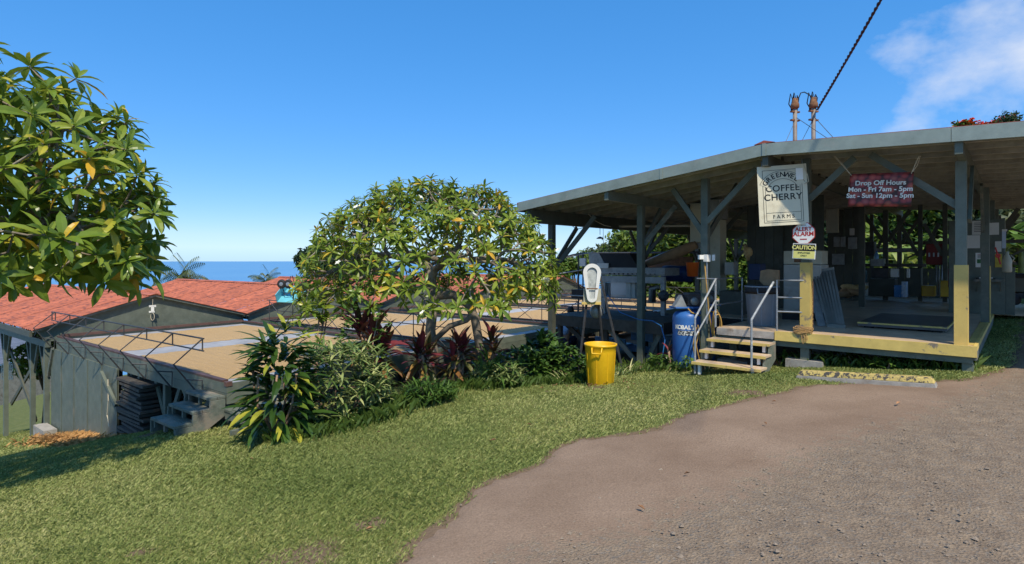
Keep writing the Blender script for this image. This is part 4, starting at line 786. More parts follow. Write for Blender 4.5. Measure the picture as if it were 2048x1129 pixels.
# the floor scale
t = thing('floor_scale', 'flat dark steel weighing platform with yellow rim on the floor', 'scale', B(1.05, 2.8, -1.2))
dkplate = mat('worn dark plate', (.085,.085,.088), .38, .3, var=.3, vs=4, dirt=(.14,.12,.10), dk=.55, ds=3, bump=.12)
MB().fbox(B, .42, 1.70, 1.62, 4.0, -1.172, -1.10).build('plate', dkplate, t, bevel=.006); MB().fbox(B, .415, 1.705, 1.60, 1.617, -1.125, -1.098).build('rim', yellow, t); MB().fbox(B, .40, .418, 1.60, 4.0, -1.125, -1.098).build('rim', yellow, t)
for u, v in ((.55,1.75),(1.55,1.75),(.55,3.85),(1.55,3.85)): MB().fbox(B, u-.07, u+.07, v-.07, v+.07, -1.199, -1.174).build('foot', black, t)
# leaning corrugated ramp
t = thing('ribbed_ramp', 'grey ribbed ramp panel leaning beside the yellow post', 'ramp', B(1.75, 2.0, -1.2))
p0, p1 = pv(1654, 640, 1.35), pv(1691, 633, 1.35); q0, q1 = pv(1624, 545, 2.3), pv(1668, 537, 2.3)
p0.z = p1.z = -1.19
up_ = (q0-p0); rt_ = (p1-p0); nn_ = rt_.cross(up_).normalized()
MB().prism([p0, p1, q1, q0], nn_*-.03).build('panel', mat('ramp grey', (.20,.21,.19), .6, .1, var=.2, dirt=(.3,.29,.25), dk=.58), t)
for i in range(7):
    f = (i+.5)/7; MB().bar(p0+rt_*f+up_*.04+nn_*.01, q0+(q1-q0)*f-up_*.05+nn_*.01, .035, .03, nn_).build('rib', MATS['ramp grey'], t)
MB().bar(p0, p1, .05, .10).build('end_strip', MATS['ramp grey'], t); MB().bar(q0, q1, .05, .05).build('end_strip', MATS['ramp grey'], t)
MB().prism([p0-rt_*.03, q0-rt_*.03, q0-rt_*.03-Vector((.12,.0,-.0)), p0-rt_*.03-Vector((.14,0,0))], Vector((.0,.04,0))).build('side_rail', dsteel, t)
# chain on the yellow post
mb = MB()
for i in range(22): 
    c = B(2.07, .12, -.35-i*.036); mb.tube([c+Vector((.010*math.cos(a)*(1 if i % 2 else .2), .010*math.cos(a)*(.2 if i % 2 else 1), .022*math.sin(a))) for a in [2*math.pi*j/8 for j in range(9)]], .004, 4)
one('chain', 'rusty chain hanging on the yellow post by the stair', 'chain', mb, rust)
mb = MB()
for i in range(5): mb.tube([B(2.18+.14*math.cos(a)+rnd.uniform(-.02,.02), .03+.04*math.sin(a)-.06, -1.18+.02*i+.02*math.sin(a*2)) for a in [2*math.pi*j/14 for j in range(15)]], .008, 5)
for i in range(3): mb.tube([B(2.2-.03*i, -.055, -1.17), B(2.19-.04*i, -.06, -1.26), B(2.17-.03*i, -.058, -1.36+.03*i)], .008, 5)
one('rope_tie', 'frayed orange brown rope tied round the foot of the yellow post', 'rope', mb, mat('frayed rope', (.40,.24,.10), .9, var=.3, vs=40))
# pale cabinet and clutter behind the rail
t = thing('metal_cabinet', 'pale stained metal cabinet behind the floor rail', 'cabinet', B(2.4, 2.3, -1.2))
palem = mat('pale cabinet enamel', (.40,.40,.36), .5, var=.15, vs=3, dirt=(.24,.20,.15), dk=.57)
ibox(1567,1642,530,625,2.2,.6).build('body', palem, t, bevel=.01); ibox(1569,1640,534,573,2.18,.018).build('drawer', palem, t, bevel=.004); ibox(1569,1640,577,620,2.18,.018).build('drawer', palem, t, bevel=.004); ibox(1598,1612,552,556,2.16,.018).build('pull', steel, t)
ibox(1564,1645,625,643,2.25,.5).build('plinth', black, t)
t = thing('rusty_tray', 'rust stained cream tin on top of the pale cabinet', 'tin', pv(1604,520,2.3)); ibox(1567,1643,502,529,2.25,.5).build('tin', cream, t, bevel=.01); ibox(1588,1616,505,525,2.24,.008).build('stain', rust, t)
one('burlap_sack', 'brown burlap sack draped over the floor rail', 'sack', MB().prism([pv(x_, y_, .9) for x_, y_ in ((1521,542),(1535,539),(1558,541),(1557,572),(1548,578),(1530,574),(1519,562))], B.v*.05), burlap)
c = pv(1493,505,3.0); t = thing('straw_hat', 'round straw hat hung up behind the stair rail', 'hat', c); m3 = Matrix.Rotation(R(80), 3, 'X') @ Matrix.Rotation(R(15), 3, 'Y')
MB().lathe(c, [(.20,0),(.205,.006),(.12,.02),(.10,.09),(.07,.115),(.01,.12)], 26, Matrix.Rotation(R(35), 3, 'Z') @ m3).build('hat', straw, t, True)
for name, label, cat_, a_, m_ in (
 ('crate', 'dark green bin standing on the floor left of the grey can', 'bin', (1438,1485,583,640,2.6,.7), dgreen),
 ('crate', 'blue plastic bin behind the straw hat', 'bin', (1497,1520,528,560,3.4,.4), blued),
 ('appliance', 'white box with grey lid left of the straw hat', 'box', (1449,1467,525,550,3.0,.3), palem),
 ('black_tub', 'black rubber tub under the left floor rail', 'tub', (1425,1490,640,668,1.6,.5), black),
 ('teal_bin', 'teal plastic bin under the back counter', 'bin', (1693,1728,542,593,10.0,.5), teal),
 ('counter', 'dark green cabinet with open front under the back counter', 'cabinet', (1737,1790,558,593,10.0,.55), dgreen),
 ('work_bench', 'long dark work counter along the back', 'counter', (1690,1846,528,534,9.9,.7), darkwood),
 ('steel_box', 'grey steel control box on the back counter', 'box', (1741,1768,518,533,9.85,.3), dsteel),
 ('white_box', 'white carton beside the teal bin', 'box', (1726,1736,566,592,10.0,.3), paper),
 ('printer', 'black machine at the left of the back counter', 'machine', (1722,1748,484,512,10.2,.4), iron),
 ('detergent_box', 'blue and white detergent carton on the floor by the counter', 'carton', (1788,1803,571,595,9.7,.3), mat('blue carton', (.06,.22,.50), .6, dirt=(.6,.6,.6), dk=.55, ds=14)),
 ('detergent_box', 'tall white and blue carton beside the detergent carton', 'carton', (1803,1813,564,595,9.6,.3), mat('white blue carton', (.55,.62,.70), .6, dirt=(.08,.25,.55), dk=.5, ds=14)),
 ('yellow_crate', 'smaller upturned yellow tub by the back wall', 'tub', (1843,1870,572,593,10.3,.35), yellowp),
 ('yellow_crate', 'larger upturned yellow tub near the notice kiosk', 'tub', (1881,1917,562,594,9.9,.45), yellowp),
 ('red_cabinet', 'dark red electric cabinet mounted at the back wall', 'cabinet', (1852,1886,488,530,10.6,.2), redp),
 ('meter_box', 'beige panel box high on the dark wall', 'electric box', (1652,1676,418,466,9.4,.15), cream),
 ('meter_box', 'round edged grey meter left on the dark wall', 'electric box', (1667,1679,474,494,9.45,.12), dsteel),
 ('meter_box', 'narrow grey meter in the middle of the dark wall', 'electric box', (1681,1691,474,494,9.45,.12), dsteel),
 ('meter_box', 'grey breaker box under the white notice on the dark wall', 'electric box', (1696,1713,475,498,9.45,.12), dsteel),
 ('notice', 'small white notice on the dark wall', 'notice', (1699,1709,457,471,9.5,.02), paper),
 ('fuse_panel', 'grey green fuse panel under the meters', 'electric box', (1664,1688,508,530,9.45,.1), dsteel),
 ('equipment', 'black appliance on the shelf under the back counter', 'appliance', (1742,1776,536,556,9.95,.3), iron),
 ('paint_cans', 'white tub with blue print on the back shelf', 'tub', (1781,1796,538,555,9.9,.25), paper),
 ('spray_can', 'white and orange can standing on the back shelf', 'can', (1813,1819,538,556,9.9,.12), paper),
 ('back_cabinet', 'grey green cupboard at the end of the back counter', 'cabinet', (1818,1842,536,592,10.2,.4), dgreen),
 ('beam_box', 'long grey ledge behind the back counter', 'shelf', (1735,1832,497,505,11.2,.3), dsteel),
):
    o = ibox(*a_).build(name, m_, None, bevel=.012); tag(o, label, cat_)
for i in range(3): ibox(1857+i*9,1860+i*9,506,514,10.57,.028).build('switch', steel, bpy.data.objects['red_cabinet'])
c = pv(1753,511,9.9); t = thing('water_bottle', 'blue water bottle standing on the steel box', 'bottle', c-UP*.1); MB().lathe(c-UP*.12, [(.055,0),(.06,.02),(.06,.14),(.03,.19),(.02,.22)], 14).build('bottle', mat('pale blue plastic', (.20,.45,.75), .2, var=.05), t, True); MB().lathe(c+UP*.10, [(.024,0),(.024,.03)], 10).build('cap', blue, t)
c = pv(1904,548,9.6); t = thing('extinguisher', 'dark red extinguisher cylinder behind the yellow post', 'extinguisher', c-UP*.3); MB().lathe(c-UP*.38, [(.08,0),(.09,.02),(.09,.50),(.05,.58),(.02,.62)], 16).build('cylinder', redp, t, True); MB().box(c+UP*.25, .05, .12, .05).build('valve', iron, t)
for i, x in enumerate((1872, 1877, 1883)): one('conduit', 'steel conduit running down from the red cabinet', 'pipe', MB().tube([pv(x,530,10.7), pv(x+1,592,10.7)], .02, 7), steel, 'conduits under the red cabinet', True)
# heap of sacks
t = thing('sack_heap', 'heap of brown sacks and cardboard on the back floor', 'sacks', pv(1700,592,9.4))
for i in range(6):
    c = pv(1688+i*6, 592-5*(i % 3)-6, 9.5+.1*(i % 2)); c.z = max(c.z, -1.14); MB().lathe(c, [(.02,-.09),(.20,-.07),(.26,0),(.18,.06),(.02,.08)], 12, Matrix.Rotation(rnd.uniform(-.5,.5), 3, 'X') @ Matrix.Rotation(rnd.uniform(-.5,.5), 3, 'Y')).build('sack', [burlap, card, straw][i % 3], t, True)
# notice kiosk on the right
t = thing('notice_kiosk', 'tall green notice kiosk with papers and a writing shelf', 'kiosk', B(.1, 6.9, -1.2))
v = 6.5; ua, uc = ub(1897, v), ub(2010, v); zk = .93
MB().fbox(B, uc, ua, v, v+.55, -1.199, zk).build('body', green, t, bevel=.008)
mb_ = MB().fbox(B, ub(2030, v+.1), uc-.005, v+.1, v+.5, -1.199, -.15).build('side_box', green, t)
for i, (xl, xr, yt, yb, m_) in enumerate(((1944,1970,442,470,paper),(1974,1998,446,470,paper),(1931,1960,471,497,paperlt),(1962,1978,478,505,mat('green poster', (.06,.20,.05), .6, dirt=(.5,.45,.05), dk=.5, ds=9)),(1990,2003,483,504,paper),(1951,1977,506,535,paperlt),(1990,2004,508,535,mat('yellow sheet', (.62,.48,.08), .7, bump=0)))):
    ibox(xl, xr, yt, yb, v-.008, .006).build('paper', m_, t)
ibox(1954,1974,519,527,v-.0125,.004).build('picture', mat('green photo', (.04,.16,.05), .6, dirt=(.12,.3,.1), dk=.5, ds=30), t)
for i in range(4): ibox(1955,1972-3*(i % 2),509+i*2.2,509.8+i*2.2,v-.012,.003).build('print_line', redink if i == 0 else ink, t)
for i in range(6): ibox(1948,1966-4*(i % 2),446+i*3.4,447+i*3.4,v-.012,.003).build('print_line', ink, t)
sh_ = ibox(1948,2008,559,564,v-.32,.315).build('shelf', woodgrey, t); ibox(1958,1985,555.5,559,v-.28,.25).build('papers', paperlt, t); ibox(1952,1990,557.5,559.3,v-.3,.28).build('clipboard', ink, t)
for x in (1953, 2001): MB().bar(pv(x,564,v-.25), pv(x,582,v-.01), .02, .04).build('bracket', woodgrey, t)
c = pv(2014,545,6.2); t = thing('plastic_jug', 'cream plastic jug hanging beside the notice kiosk', 'jug', c); MB().lathe(c, [(.07,0),(.085,.02),(.085,.26),(.05,.36),(.035,.38),(.035,.45)], 16).build('jug', cream, t, True)
MB().tube([c+Vector((.06,-.05,.22)), c+Vector((.1,-.07,.30)), c+Vector((.04,-.04,.38))], .012, 6).build('handle', cream, t, True)
t = thing('paper_holder', 'blue and white paper holder beside the kiosk', 'holder', pv(2008,490,6.3)); ibox(2004,2012,463,497,6.25,.05).build('holder', mat('pale blue card', (.45,.52,.62), .6, bump=0), t); ibox(2004,2014,459,463,6.24,.07).build('cap', paper, t)
t = thing('red_ribbon', 'red ribbon tied on the second right hand post', 'ribbon', B(.25, 4.1, 0)); c = pv(1996,512,4.0); MB().tube([c+Vector((-.05,0,.16)), c, c+Vector((.03,-.02,-.16))], .014, 6).build('tail', redink, t); MB().tube([c+Vector((.04*math.cos(a), 0, .03*math.sin(a))) for a in [j*.8 for j in range(9)]], .012, 6).build('knot', redink, t)
t = thing('utility_cart', 'dark green cart with black lid past the notice kiosk', 'cart', pv(2040,600,9.0))
ibox(2022,2075,556,585,9.0,.8).build('tub', dgreen, t, bevel=.02); ibox(2020,2077,548,556,8.95,.9).build('lid', black, t, bevel=.02); ibox(2024,2074,587,598,9.05,.7).build('chassis', iron, t)
for x in (2030, 2062): MB().lathe(pv(x,600,8.95), [(.02,-.04),(.13,-.04),(.14,0),(.13,.04),(.02,.04)], 16, Matrix.Rotation(R(90), 3, 'X')).build('wheel', black, t, True)
# ------------------------------------------------------------------ machines on the left
t = thing('grading_machine', 'long grey grading machine with sloped dark hopper on the platform', 'machine', B(6.3, 2.0, -1.31))
v = 2.0
ibox(1198,1329,553,566,v,.08).build('front_beam', dsteel, t); ibox(1198,1329,553,566,v+.85,.08).build('back_beam', dsteel, t)
for x in (1202, 1321):
    for dv in (0, .85): ibox(x,x+8,566,632,v+dv,.09).build('leg', dsteel, t)
pt = ibox(1196,1330,536,551,v+.05,.75).build('tray', dsteel, t)
for i in range(11): ibox(1218+i*9,1221+i*9,546,549.5,v+.044,.004).build('slot', black, pt)
MB().prism([pv(1199,507,v+.1), pv(1259,507,v+.1), pv(1277,537,v+.05), pv(1217,538,v+.05)], B.v*.5).build('hopper_front', black, t)
MB().prism([pv(1177,507,v+.12), pv(1198,507,v+.12), pv(1215,538,v+.12), pv(1180,545,v+.12)], B.v*.5).build('hopper_side', dsteel, t)
ibox(1194,1216,527,537,v+.0,.04).build('plate', paper, t); ibox(1196,1329,545.5,547,v-.02,.02).build('rail', steel, t)
stainless = mat('stainless panel', (.42,.44,.46), .3, .8, var=.12, bump=.05, rand=.2)
ibox(1204,1219,566,596,v+.1,.4).build('panel', stainless, t); ibox(1221,1252,564,595,v+.1,.5).build('panel', stainless, t); ibox(1262,1270,564,597,v+.1,.5).build('panel', palem, t); ibox(1252,1261,564,598,v+.08,.06).build('leg', palem, t)
ibox(1298,1304,572,606,v+.3,.2).build('motor_mount', iron, t); MB().tube([pv(1300,606,v+.3), pv(1302,578,v+.3), pv(1318,574,v+.3)], .05, 10).build('duct', dsteel, t, True); ibox(1205,1328,612,618,v+.1,.08).build('lower_rail', dsteel, t)
MB().tube([pv(1110,590,v-.3), pv(1285,598,v-.3)], .016, 6).build('guard_bar', dsteel, t)
m3 = Matrix.Rotation(R(90), 3, 'X'); MB().lathe(pv(1327,592,v-.1), [(.02,-.03),(.12,-.03),(.13,0),(.12,.03),(.02,.03)], 20, m3).build('pulley', iron, t, True); MB().tube([pv(1327,592,v-.1), pv(1345,588,v-.1)], .02, 6).build('shaft', iron, t)
# stand left of the machine with black tubs and rails
t = thing('pipe_stand', 'black pipe stand with rails left of the grading machine', 'stand', B(7.7, 1.8, -1.31))
for x in (1157, 1166): MB().tube([pv(x,508,2.6), pv(x,640,2.6)], .02, 6).build('upright', iron, t)
for y_, dy_ in ((511,-6),(541,-4),(585,3),(604,2)): MB().tube([pv(1112,y_+8,2.6), pv(1186,y_+dy_,2.6)], .018, 6).build('rail', dsteel, t)
MB().tube([pv(1110,521,2.6), pv(1145,510,2.6), pv(1170,506,2.7)], .02, 6).build('rail', iron, t)
one('black_tub', 'black crate on the pipe stand', 'tub', ibox(1143,1172,580,598,2.2,.3), black)
one('meter_box', 'small white box on the pipe stand', 'box', ibox(1159,1171,517,533,2.55,.06), paper)
# white belt guard on its tripod
C = px(1184, 566, 12.0); t = thing('belt_guard', 'white keyhole shaped belt guard on a tripod behind the yellow can', 'belt guard', C-UP*1.5)
Ygz = lambda x, y: gz(x, y)
S = Board(C, (1, -.10, 0), UP, .37, .80)
def keyhole(rb, rs, yb=.215, ys=-.30, n_=14):
    P = [(rb*math.cos(R(-12+204*i/n_)), yb+rb*math.sin(R(-12+204*i/n_))) for i in range(n_+1)]+[(rs*math.cos(R(192+156*i/n_)), ys+rs*math.sin(R(192+156*i/n_))) for i in range(n_+1)]
    return [S.c+S.r*a+S.u*b for a, b in P]
O1, O2 = keyhole(.185, .105), keyhole(.105, .055)
mb = MB(); k = len(O1)
ring = O1+O2+[p_+S.n*.05 for p_ in O1]+[p_+S.n*.05 for p_ in O2]
mb.add(ring, [(i, (i+1) % k, k+(i+1) % k, k+i) for i in range(k)]+[(2*k+i, 3*k+i, 3*k+(i+1) % k, 2*k+(i+1) % k) for i in range(k)]+[(i, 2*k+i, 2*k+(i+1) % k, (i+1) % k) for i in range(k)]+[(k+i, k+(i+1) % k, 3*k+(i+1) % k, 3*k+i) for i in range(k)])
mb.build('rim', white, t); MB().prism([p_+S.n*-.001 for p_ in O2], S.n*.02).build('mesh_panel', mat('dusty glass', (.42,.44,.42), .4, var=.3, vs=9), t)
MB().box8([S.p(x,y,z) for z in (.051,.058) for x,y in ((-.62,-.32),(.62,-.32),(.62,-.27),(-.62,-.27))]).build('strap', rust, t)
MB().box(C+Vector((.02,.14,-.27)), .36, .22, .28, R(-6)).build('housing', cream, t); MB().box(C+Vector((-.0,.13,-.43)), .40, .26, .05, R(-6)).build('base_plate', yellow, t)
for dx_, dy_, top in ((-.30,-.10,-.45), (.62,-.15,.25), (.32,.30,-.45)):
    f = Vector((C.x+dx_, C.y+dy_, 0)); f.z = Ygz(f.x, f.y)-.03; MB().bar(C+Vector((.16 if dx_ > 0 else -.1,.12,top)), f, .035, .035).build('leg', iron, t)
MB().lathe(C+Vector((.14,.28,-.62)), [(.02,-.1),(.13,-.09),(.15,0),(.13,.09),(.02,.1)], 16, m3).build('motor', dsteel, t, True)
# tall cream elevator duct and canvas chute
t = thing('elevator_duct', 'tall cream bucket elevator duct rising through the mill', 'duct', pv(1412,590,3.0))
ibox(1380,1404,407,486,3.0,.35).build('head_box', cream, t, bevel=.01); ibox(1404,1440,440,590,3.05,.4).build('shaft', cream, t, bevel=.01); ibox(1404,1440,400,438,3.05,.5).build('motor_box', dsteel, t); ibox(1382,1403,486,498,3.05,.25).build('outlet', dsteel, t)
ch = thing('canvas_chute', 'brown canvas chute sagging from the elevator duct', 'chute', pv(1340,510,2.9)); prof = [(1392,490,8),(1375,497,11),(1350,508,12),(1325,517,10),(1300,526,7),(1284,530,4)]
mb = MB(); mb.tube([pv(x,y_,2.95) for x,y_,r_ in prof], [r_*13.5/1150 for _,_,r_ in prof], 10); mb.build('canvas', card, ch, True)
one('blue_drum', 'dark blue drum lying beside the canvas chute', 'drum', MB().lathe(pv(1355,548,3.6), [(.02,-.38),(.20,-.38),(.21,-.2),(.2,0),(.21,.2),(.20,.38),(.02,.38)], 20, Matrix.Rotation(R(138), 3, 'Z') @ Matrix.Rotation(R(90), 3, 'Y')), blued, None, True)
c = pv(1385,538,2.7); t = thing('bucket', 'orange bucket hung by the cream duct', 'bucket', c-UP*.2); MB().lathe(c-UP*.18, [(.12,0),(.15,.32),(.16,.33),(.14,.33),(.11,.02)], 18).build('bucket', orangep, t, True)
one('pipe_run', 'pale steel pipe slanting across the mill', 'pipe', MB().tube([pv(1290,523,4.5), pv(1395,480,4.5)], .03, 8), steel, None, True)
one('pipe_run', 'long pale timber pole under the left roof', 'pole', MB().tube([pv(1238,453,3.2), pv(1380,452,3.2)], .03, 6), cream)
one('girder', 'dark timber rail behind the grading machine', 'rail', MB().tube([pv(1180,507,5.5), pv(1440,505,5.5)], .03, 6), iron)
one('tin_shed_roof', 'rusty corrugated sheet lying behind the canvas chute', 'sheet', ibox(1285,1385,514,536,5.4,.05), rust)
for i, (x, y0, y1) in enumerate(((1200,440,470),(1206,440,472))): one('hanging_lamp', 'dark lamp hanging from the left roof on its cord', 'lamp', MB().tube([pv(1200+6*i,438,3), pv(1200+6*i,y1,3)], .008, 5).lathe(pv(1200+6*i,y1+8,3), [(.10,0),(.09,.02),(.02,.06)], 14) if i == 0 else MB().tube([pv(1206,438,3), pv(1207,500,3)], .006, 5), iron, 'hanging lamps')
one('cable', 'black cable drooping between the left braces', 'cable', MB().tube([pv(1140+i*3.2, 449+9*math.sin(math.pi*i/11), 1.9) for i in range(12)], .008, 5), black); one('cable', 'pale wire sagging under the left roof to the brace', 'cable', MB().tube([pv(1176,428,1.5), pv(1190,442,1.6), pv(1208,451,1.7), pv(1222,454,1.8)], .007, 5), rope)
# under the platform: pale blue troughs
for i, (x0, x1, y0, y1) in enumerate(((1190,1250,676,690),(1262,1345,668,684),(1240,1300,690,704))):
    t = thing('wash_trough', ['pale blue trough under the platform behind the tripod', 'pale blue trough behind the big green post', 'lowest pale blue trough under the platform'][i], 'trough', pv((x0+x1)/2, y1, 2.2)); m_ = mat('pale blue trough', (.14,.30,.52), .4, var=.2, dirt=(.3,.42,.55), dk=.55)
    ibox(x0,x1,y0,y1,2.2+.3*i,.05).build('front', m_, t); ibox(x0,x1,y1-3,y1,2.26+.3*i,.4).build('bottom', m_, t); ibox(x0,x1,y0,y1,2.67+.3*i,.05).build('back', m_, t)
# ------------------------------------------------------------------ masts, cables
mast = mat('rusty galvanised mast', (.22,.19,.165), .65, .1, var=.25, vs=9, dirt=(.22,.10,.05), dk=.6)
def mastf(x, yt, Y, label):
    top = px(x, yt, Y); t = thing('service_mast', label, 'mast', Vector((top.x, top.y, 1.6)), 'service masts on the ridge')
    MB().tube([Vector((top.x, top.y, 1.3)), top-UP*.22], .042, 10).build('pipe', mast, t, True); MB().lathe(top-UP*.24, [(.055,0),(.085,.03),(.085,.10),(.06,.14),(.05,.22),(.01,.24)], 12).build('weather_head', rust, t, True)
    for dz in (.30, .48): MB().box(top-UP*dz, .22, .06, .03, R(20)).build('clamp', rust, t)
    for i in range(4): MB().tube([top+Vector((.05*math.cos(i*1.6), .05*math.sin(i*1.6), -.05)), top+Vector((.07*math.cos(i*1.6), .05, .06+.02*i)), top+Vector((.11*math.cos(i*1.4), .06, .0-.06*i)), top+Vector((.06*math.cos(i), .04, -.28))], .012, 5).build('drip_loop', black, t, True)
    return top
ma = mastf(1590, 196, 12.2, 'thin metal service mast on the ridge, the one without the heavy cable'); mb2 = mastf(1627, 194, 11.9, 'metal service mast on the ridge carrying the heavy twisted cable')
one('jumper_cable', 'black jumper cable looping between the two masts', 'cable', MB().tube([ma+Vector((.06,0,-.05)), ma+Vector((.12,0,.10)), ma+Vector((.2,0,.12)), mb2+Vector((-.1,0,.05)), mb2+Vector((-.02,0,-.02))], .012, 5), black)
cab = thing('service_cable', 'thick dark twisted service cable rising from the mast across the sky', 'cable', mb2-UP*.3)
A0 = mb2+Vector((.05,-.05,-.28)); A1 = A0+Vector((-2.66, -12.4, 4.27)); n_ = 240; tw = mat('cable sheath', (.030,.022,.026), .5, var=.2)
for j in range(2):
    P = []
    for i in range(n_+1):
        f = i/n_; a = 2*math.pi*f*60+j*math.pi; P.append(A0.lerp(A1, f)-UP*(4*f*(1-f)*.25)+Vector((.016*math.cos(a), 0, .016*math.sin(a))))
    MB().tube(P, .015, 5).build('strand', tw, cab, True)
for i, (s_, e_) in enumerate(((ma-UP*.5, pv(1568,282,2.5)), (ma-UP*.4, pv(1668,276,2.5)), (mb2-UP*.45, pv(1600,280,2.5)), (mb2-UP*.4, pv(1675,275,2.5)))): one('guy_wire', 'thin guy wire from a mast down to the roof', 'wire', MB().tube([s_, e_-UP*.1], .006, 4), iron, 'guy wires of the masts')
# ------------------------------------------------------------------ plants
def leaf(mb, base, d, nrm, ln, w, droop, tint, seg=4, fold=.25, prof=(.35,.85,1.0,.75,.0)):
    d = Vector(d).normalized(); nrm = Vector(nrm); side = d.cross(nrm).normalized(); nrm = side.cross(d).normalized(); p = Vector(base); V = []; st_ = ln/seg; dd_ = d.copy()
    for i in range(seg+1):
        f = i/seg; k = f*(len(prof)-1); a = int(min(k, len(prof)-2)); wd = w/2*(prof[a]+(prof[a+1]-prof[a])*(k-a))
        V += [p-side*wd+nrm*wd*fold, p.copy(), p+side*wd+nrm*wd*fold]
        dd_ = (dd_-UP*droop/seg).normalized(); p = p+dd_*st_; nrm = side.cross(dd_).normalized()
    F = []
    for i in range(seg): F += [(3*i, 3*i+1, 3*i+4, 3*i+3), (3*i+1, 3*i+2, 3*i+5, 3*i+4)]
    mb.add(V, F, tint)
plum = leafmat('plumeria leaf', [(0, (.06,.105,.018)), (.45, (.16,.245,.03)), (.75, (.31,.36,.045)), (.92, (.55,.46,.05)), (1, (.68,.40,.04))], .32, .32, .18)
petal = mat('plumeria petal', (.80,.78,.66), .6, var=.05, bump=0)
def rosette(seed, ln, n_=11, flower=False):
    r = random.Random(seed); mb = MB()
    for i in range(n_):
        a = i*2.4+r.uniform(-.25, .25); f = i/(n_-1); el = R(68-82*f+r.uniform(-10, 10)); d = Vector((math.cos(a)*math.cos(el), math.sin(a)*math.cos(el), math.sin(el)))
        l = ln*r.uniform(.75, 1.1)*(.65+.45*min(1, f*2)); t = r.uniform(.30, .68)
        if r.random() < .07: t = r.uniform(.85, 1)
        leaf(mb, d*.015+UP*(-.03*f), d, UP if abs(d.z) < .95 else Vector((1,0,0)), l, l*.28, r.uniform(.5, 1.15), t, 4, .3)
    return mb.mesh('leaf_cluster', plum)
def kmeans2(P, r, k=2):
    idx = list(range(len(P))); C = [P[i] for i in r.sample(idx, k)]
    for _ in range(5):
        G = [[] for _ in C]
        for p in P: G[min(range(k), key=lambda j: (p-C[j]).length_squared)].append(p)
        C = [sum(g, Vector())/len(g) if g else C[i] for i, g in enumerate(G)]
    return [g for g in G if g]
def grow(mb, start, d0, tips, r, rad_tip, out):
    n_ = len(tips); rad = rad_tip*(n_**.32)
    if n_ == 1:
        t = tips[0]; L_ = (t-start).length; m1 = start+d0*L_*.4; m1 = m1.lerp((start+t)/2, .45); m2 = m1.lerp(t, .55)-UP*.03*L_
        mb.tube([start, m1, m2, t], [rad, rad*.95, rad*.9, rad*.75], 5, False); out.append((t, (t-m2).normalized())); return
    cen = sum(tips, Vector())/n_; v = cen-start; fr = .45 if n_ > 12 else .40
    end = start+v*fr; mid = start+d0*v.length*fr*.5; mid = mid.lerp((start+end)/2, .5)+Vector((r.uniform(-1,1), r.uniform(-1,1), r.uniform(-.6,.4)))*v.length*.04
    mb.tube([start, mid, end], [rad, rad*.93, rad*.88], 7 if n_ > 20 else 5, False); d1 = (end-mid).normalized()
    for g in kmeans2(tips, r, 3 if (n_ > 6 and r.random() < .45) else 2): grow(mb, end, d1, g, r, rad_tip, out)
def plumeria(label, base, fork, tips, rad_tip, ln, seed, nparts, extra=None, flowers=20):
    r = random.Random(seed); t = thing('plumeria_tree', label, 'tree', base)
    f0 = Vector(fork); b0 = Vector(base); R0 = rad_tip*len(tips)**.32
    MB().tube([b0-UP*.1, b0.lerp(f0, .35)+Vector((.05,0,0)), b0.lerp(f0, .7)-Vector((.03,0,0)), f0], [R0*1.3, R0*1.1, R0*1.0, R0*.98], 10).build('trunk', bark, t, True)
    mb = MB(); out = []; grow(mb, f0, (f0-b0).normalized(), tips, r, rad_tip, out)
    if extra: extra(mb)
    mb.build('branches', bark, t, True, fix=False)
    protos = [rosette(seed*10+i, ln) for i in range(9)]
    out.sort(key=lambda a: a[0].length)
    rest = MB(); RV = []
    for i, (p, d) in enumerate(out):
        me = protos[r.randrange(9)]; s_ = r.uniform(.8, 1.15); q_ = UP.rotation_difference((d*.6+UP*.5).normalized()); M = Matrix.Translation(p) @ (q_ @ Quaternion(UP, r.uniform(0, 6.28))).to_matrix().to_4x4() @ Matrix.Scale(s_, 4)
        if i < nparts:
            o = bpy.data.objects.new('leaf_cluster', me); col.objects.link(o); o.matrix_basis = M; attach(o, t)
        else: RV.append((me, M))
    if RV:
        V, F, T = [], [], []
        for me, M in RV:
            k = len(V); V += [tuple(M @ v.co) for v in me.vertices]; F += [tuple(k+i for i in p.vertices) for p in me.polygons]; T += [a.value for a in me.attributes['tint'].data]
        rest.V, rest.F, rest.T = V, F, T; tag(rest.build('foliage', plum, t, fix=False), kind='stuff')
    fm = MB()
    for a in range(5): leaf(fm, (0,0,0), (math.cos(a*1.257), math.sin(a*1.257), .45), UP, .05, .036, .3, None, 2, .2, (.5,1,.4))
    fme = fm.mesh('flower', petal)
    for p, d in r.sample(out, min(flowers, len(out))):
        for j in range(r.choice((1, 2, 3))):
            o = bpy.data.objects.new('flower', fme); col.objects.link(o); o.matrix_basis = Matrix.Translation(p+d*.10+Vector((r.uniform(-.05,.05), r.uniform(-.05,.05), r.uniform(0,.06)))) @ Quaternion((r.uniform(-1,1), r.uniform(-1,1), 0), .7).to_matrix().to_4x4(); attach(o, t)
    return t
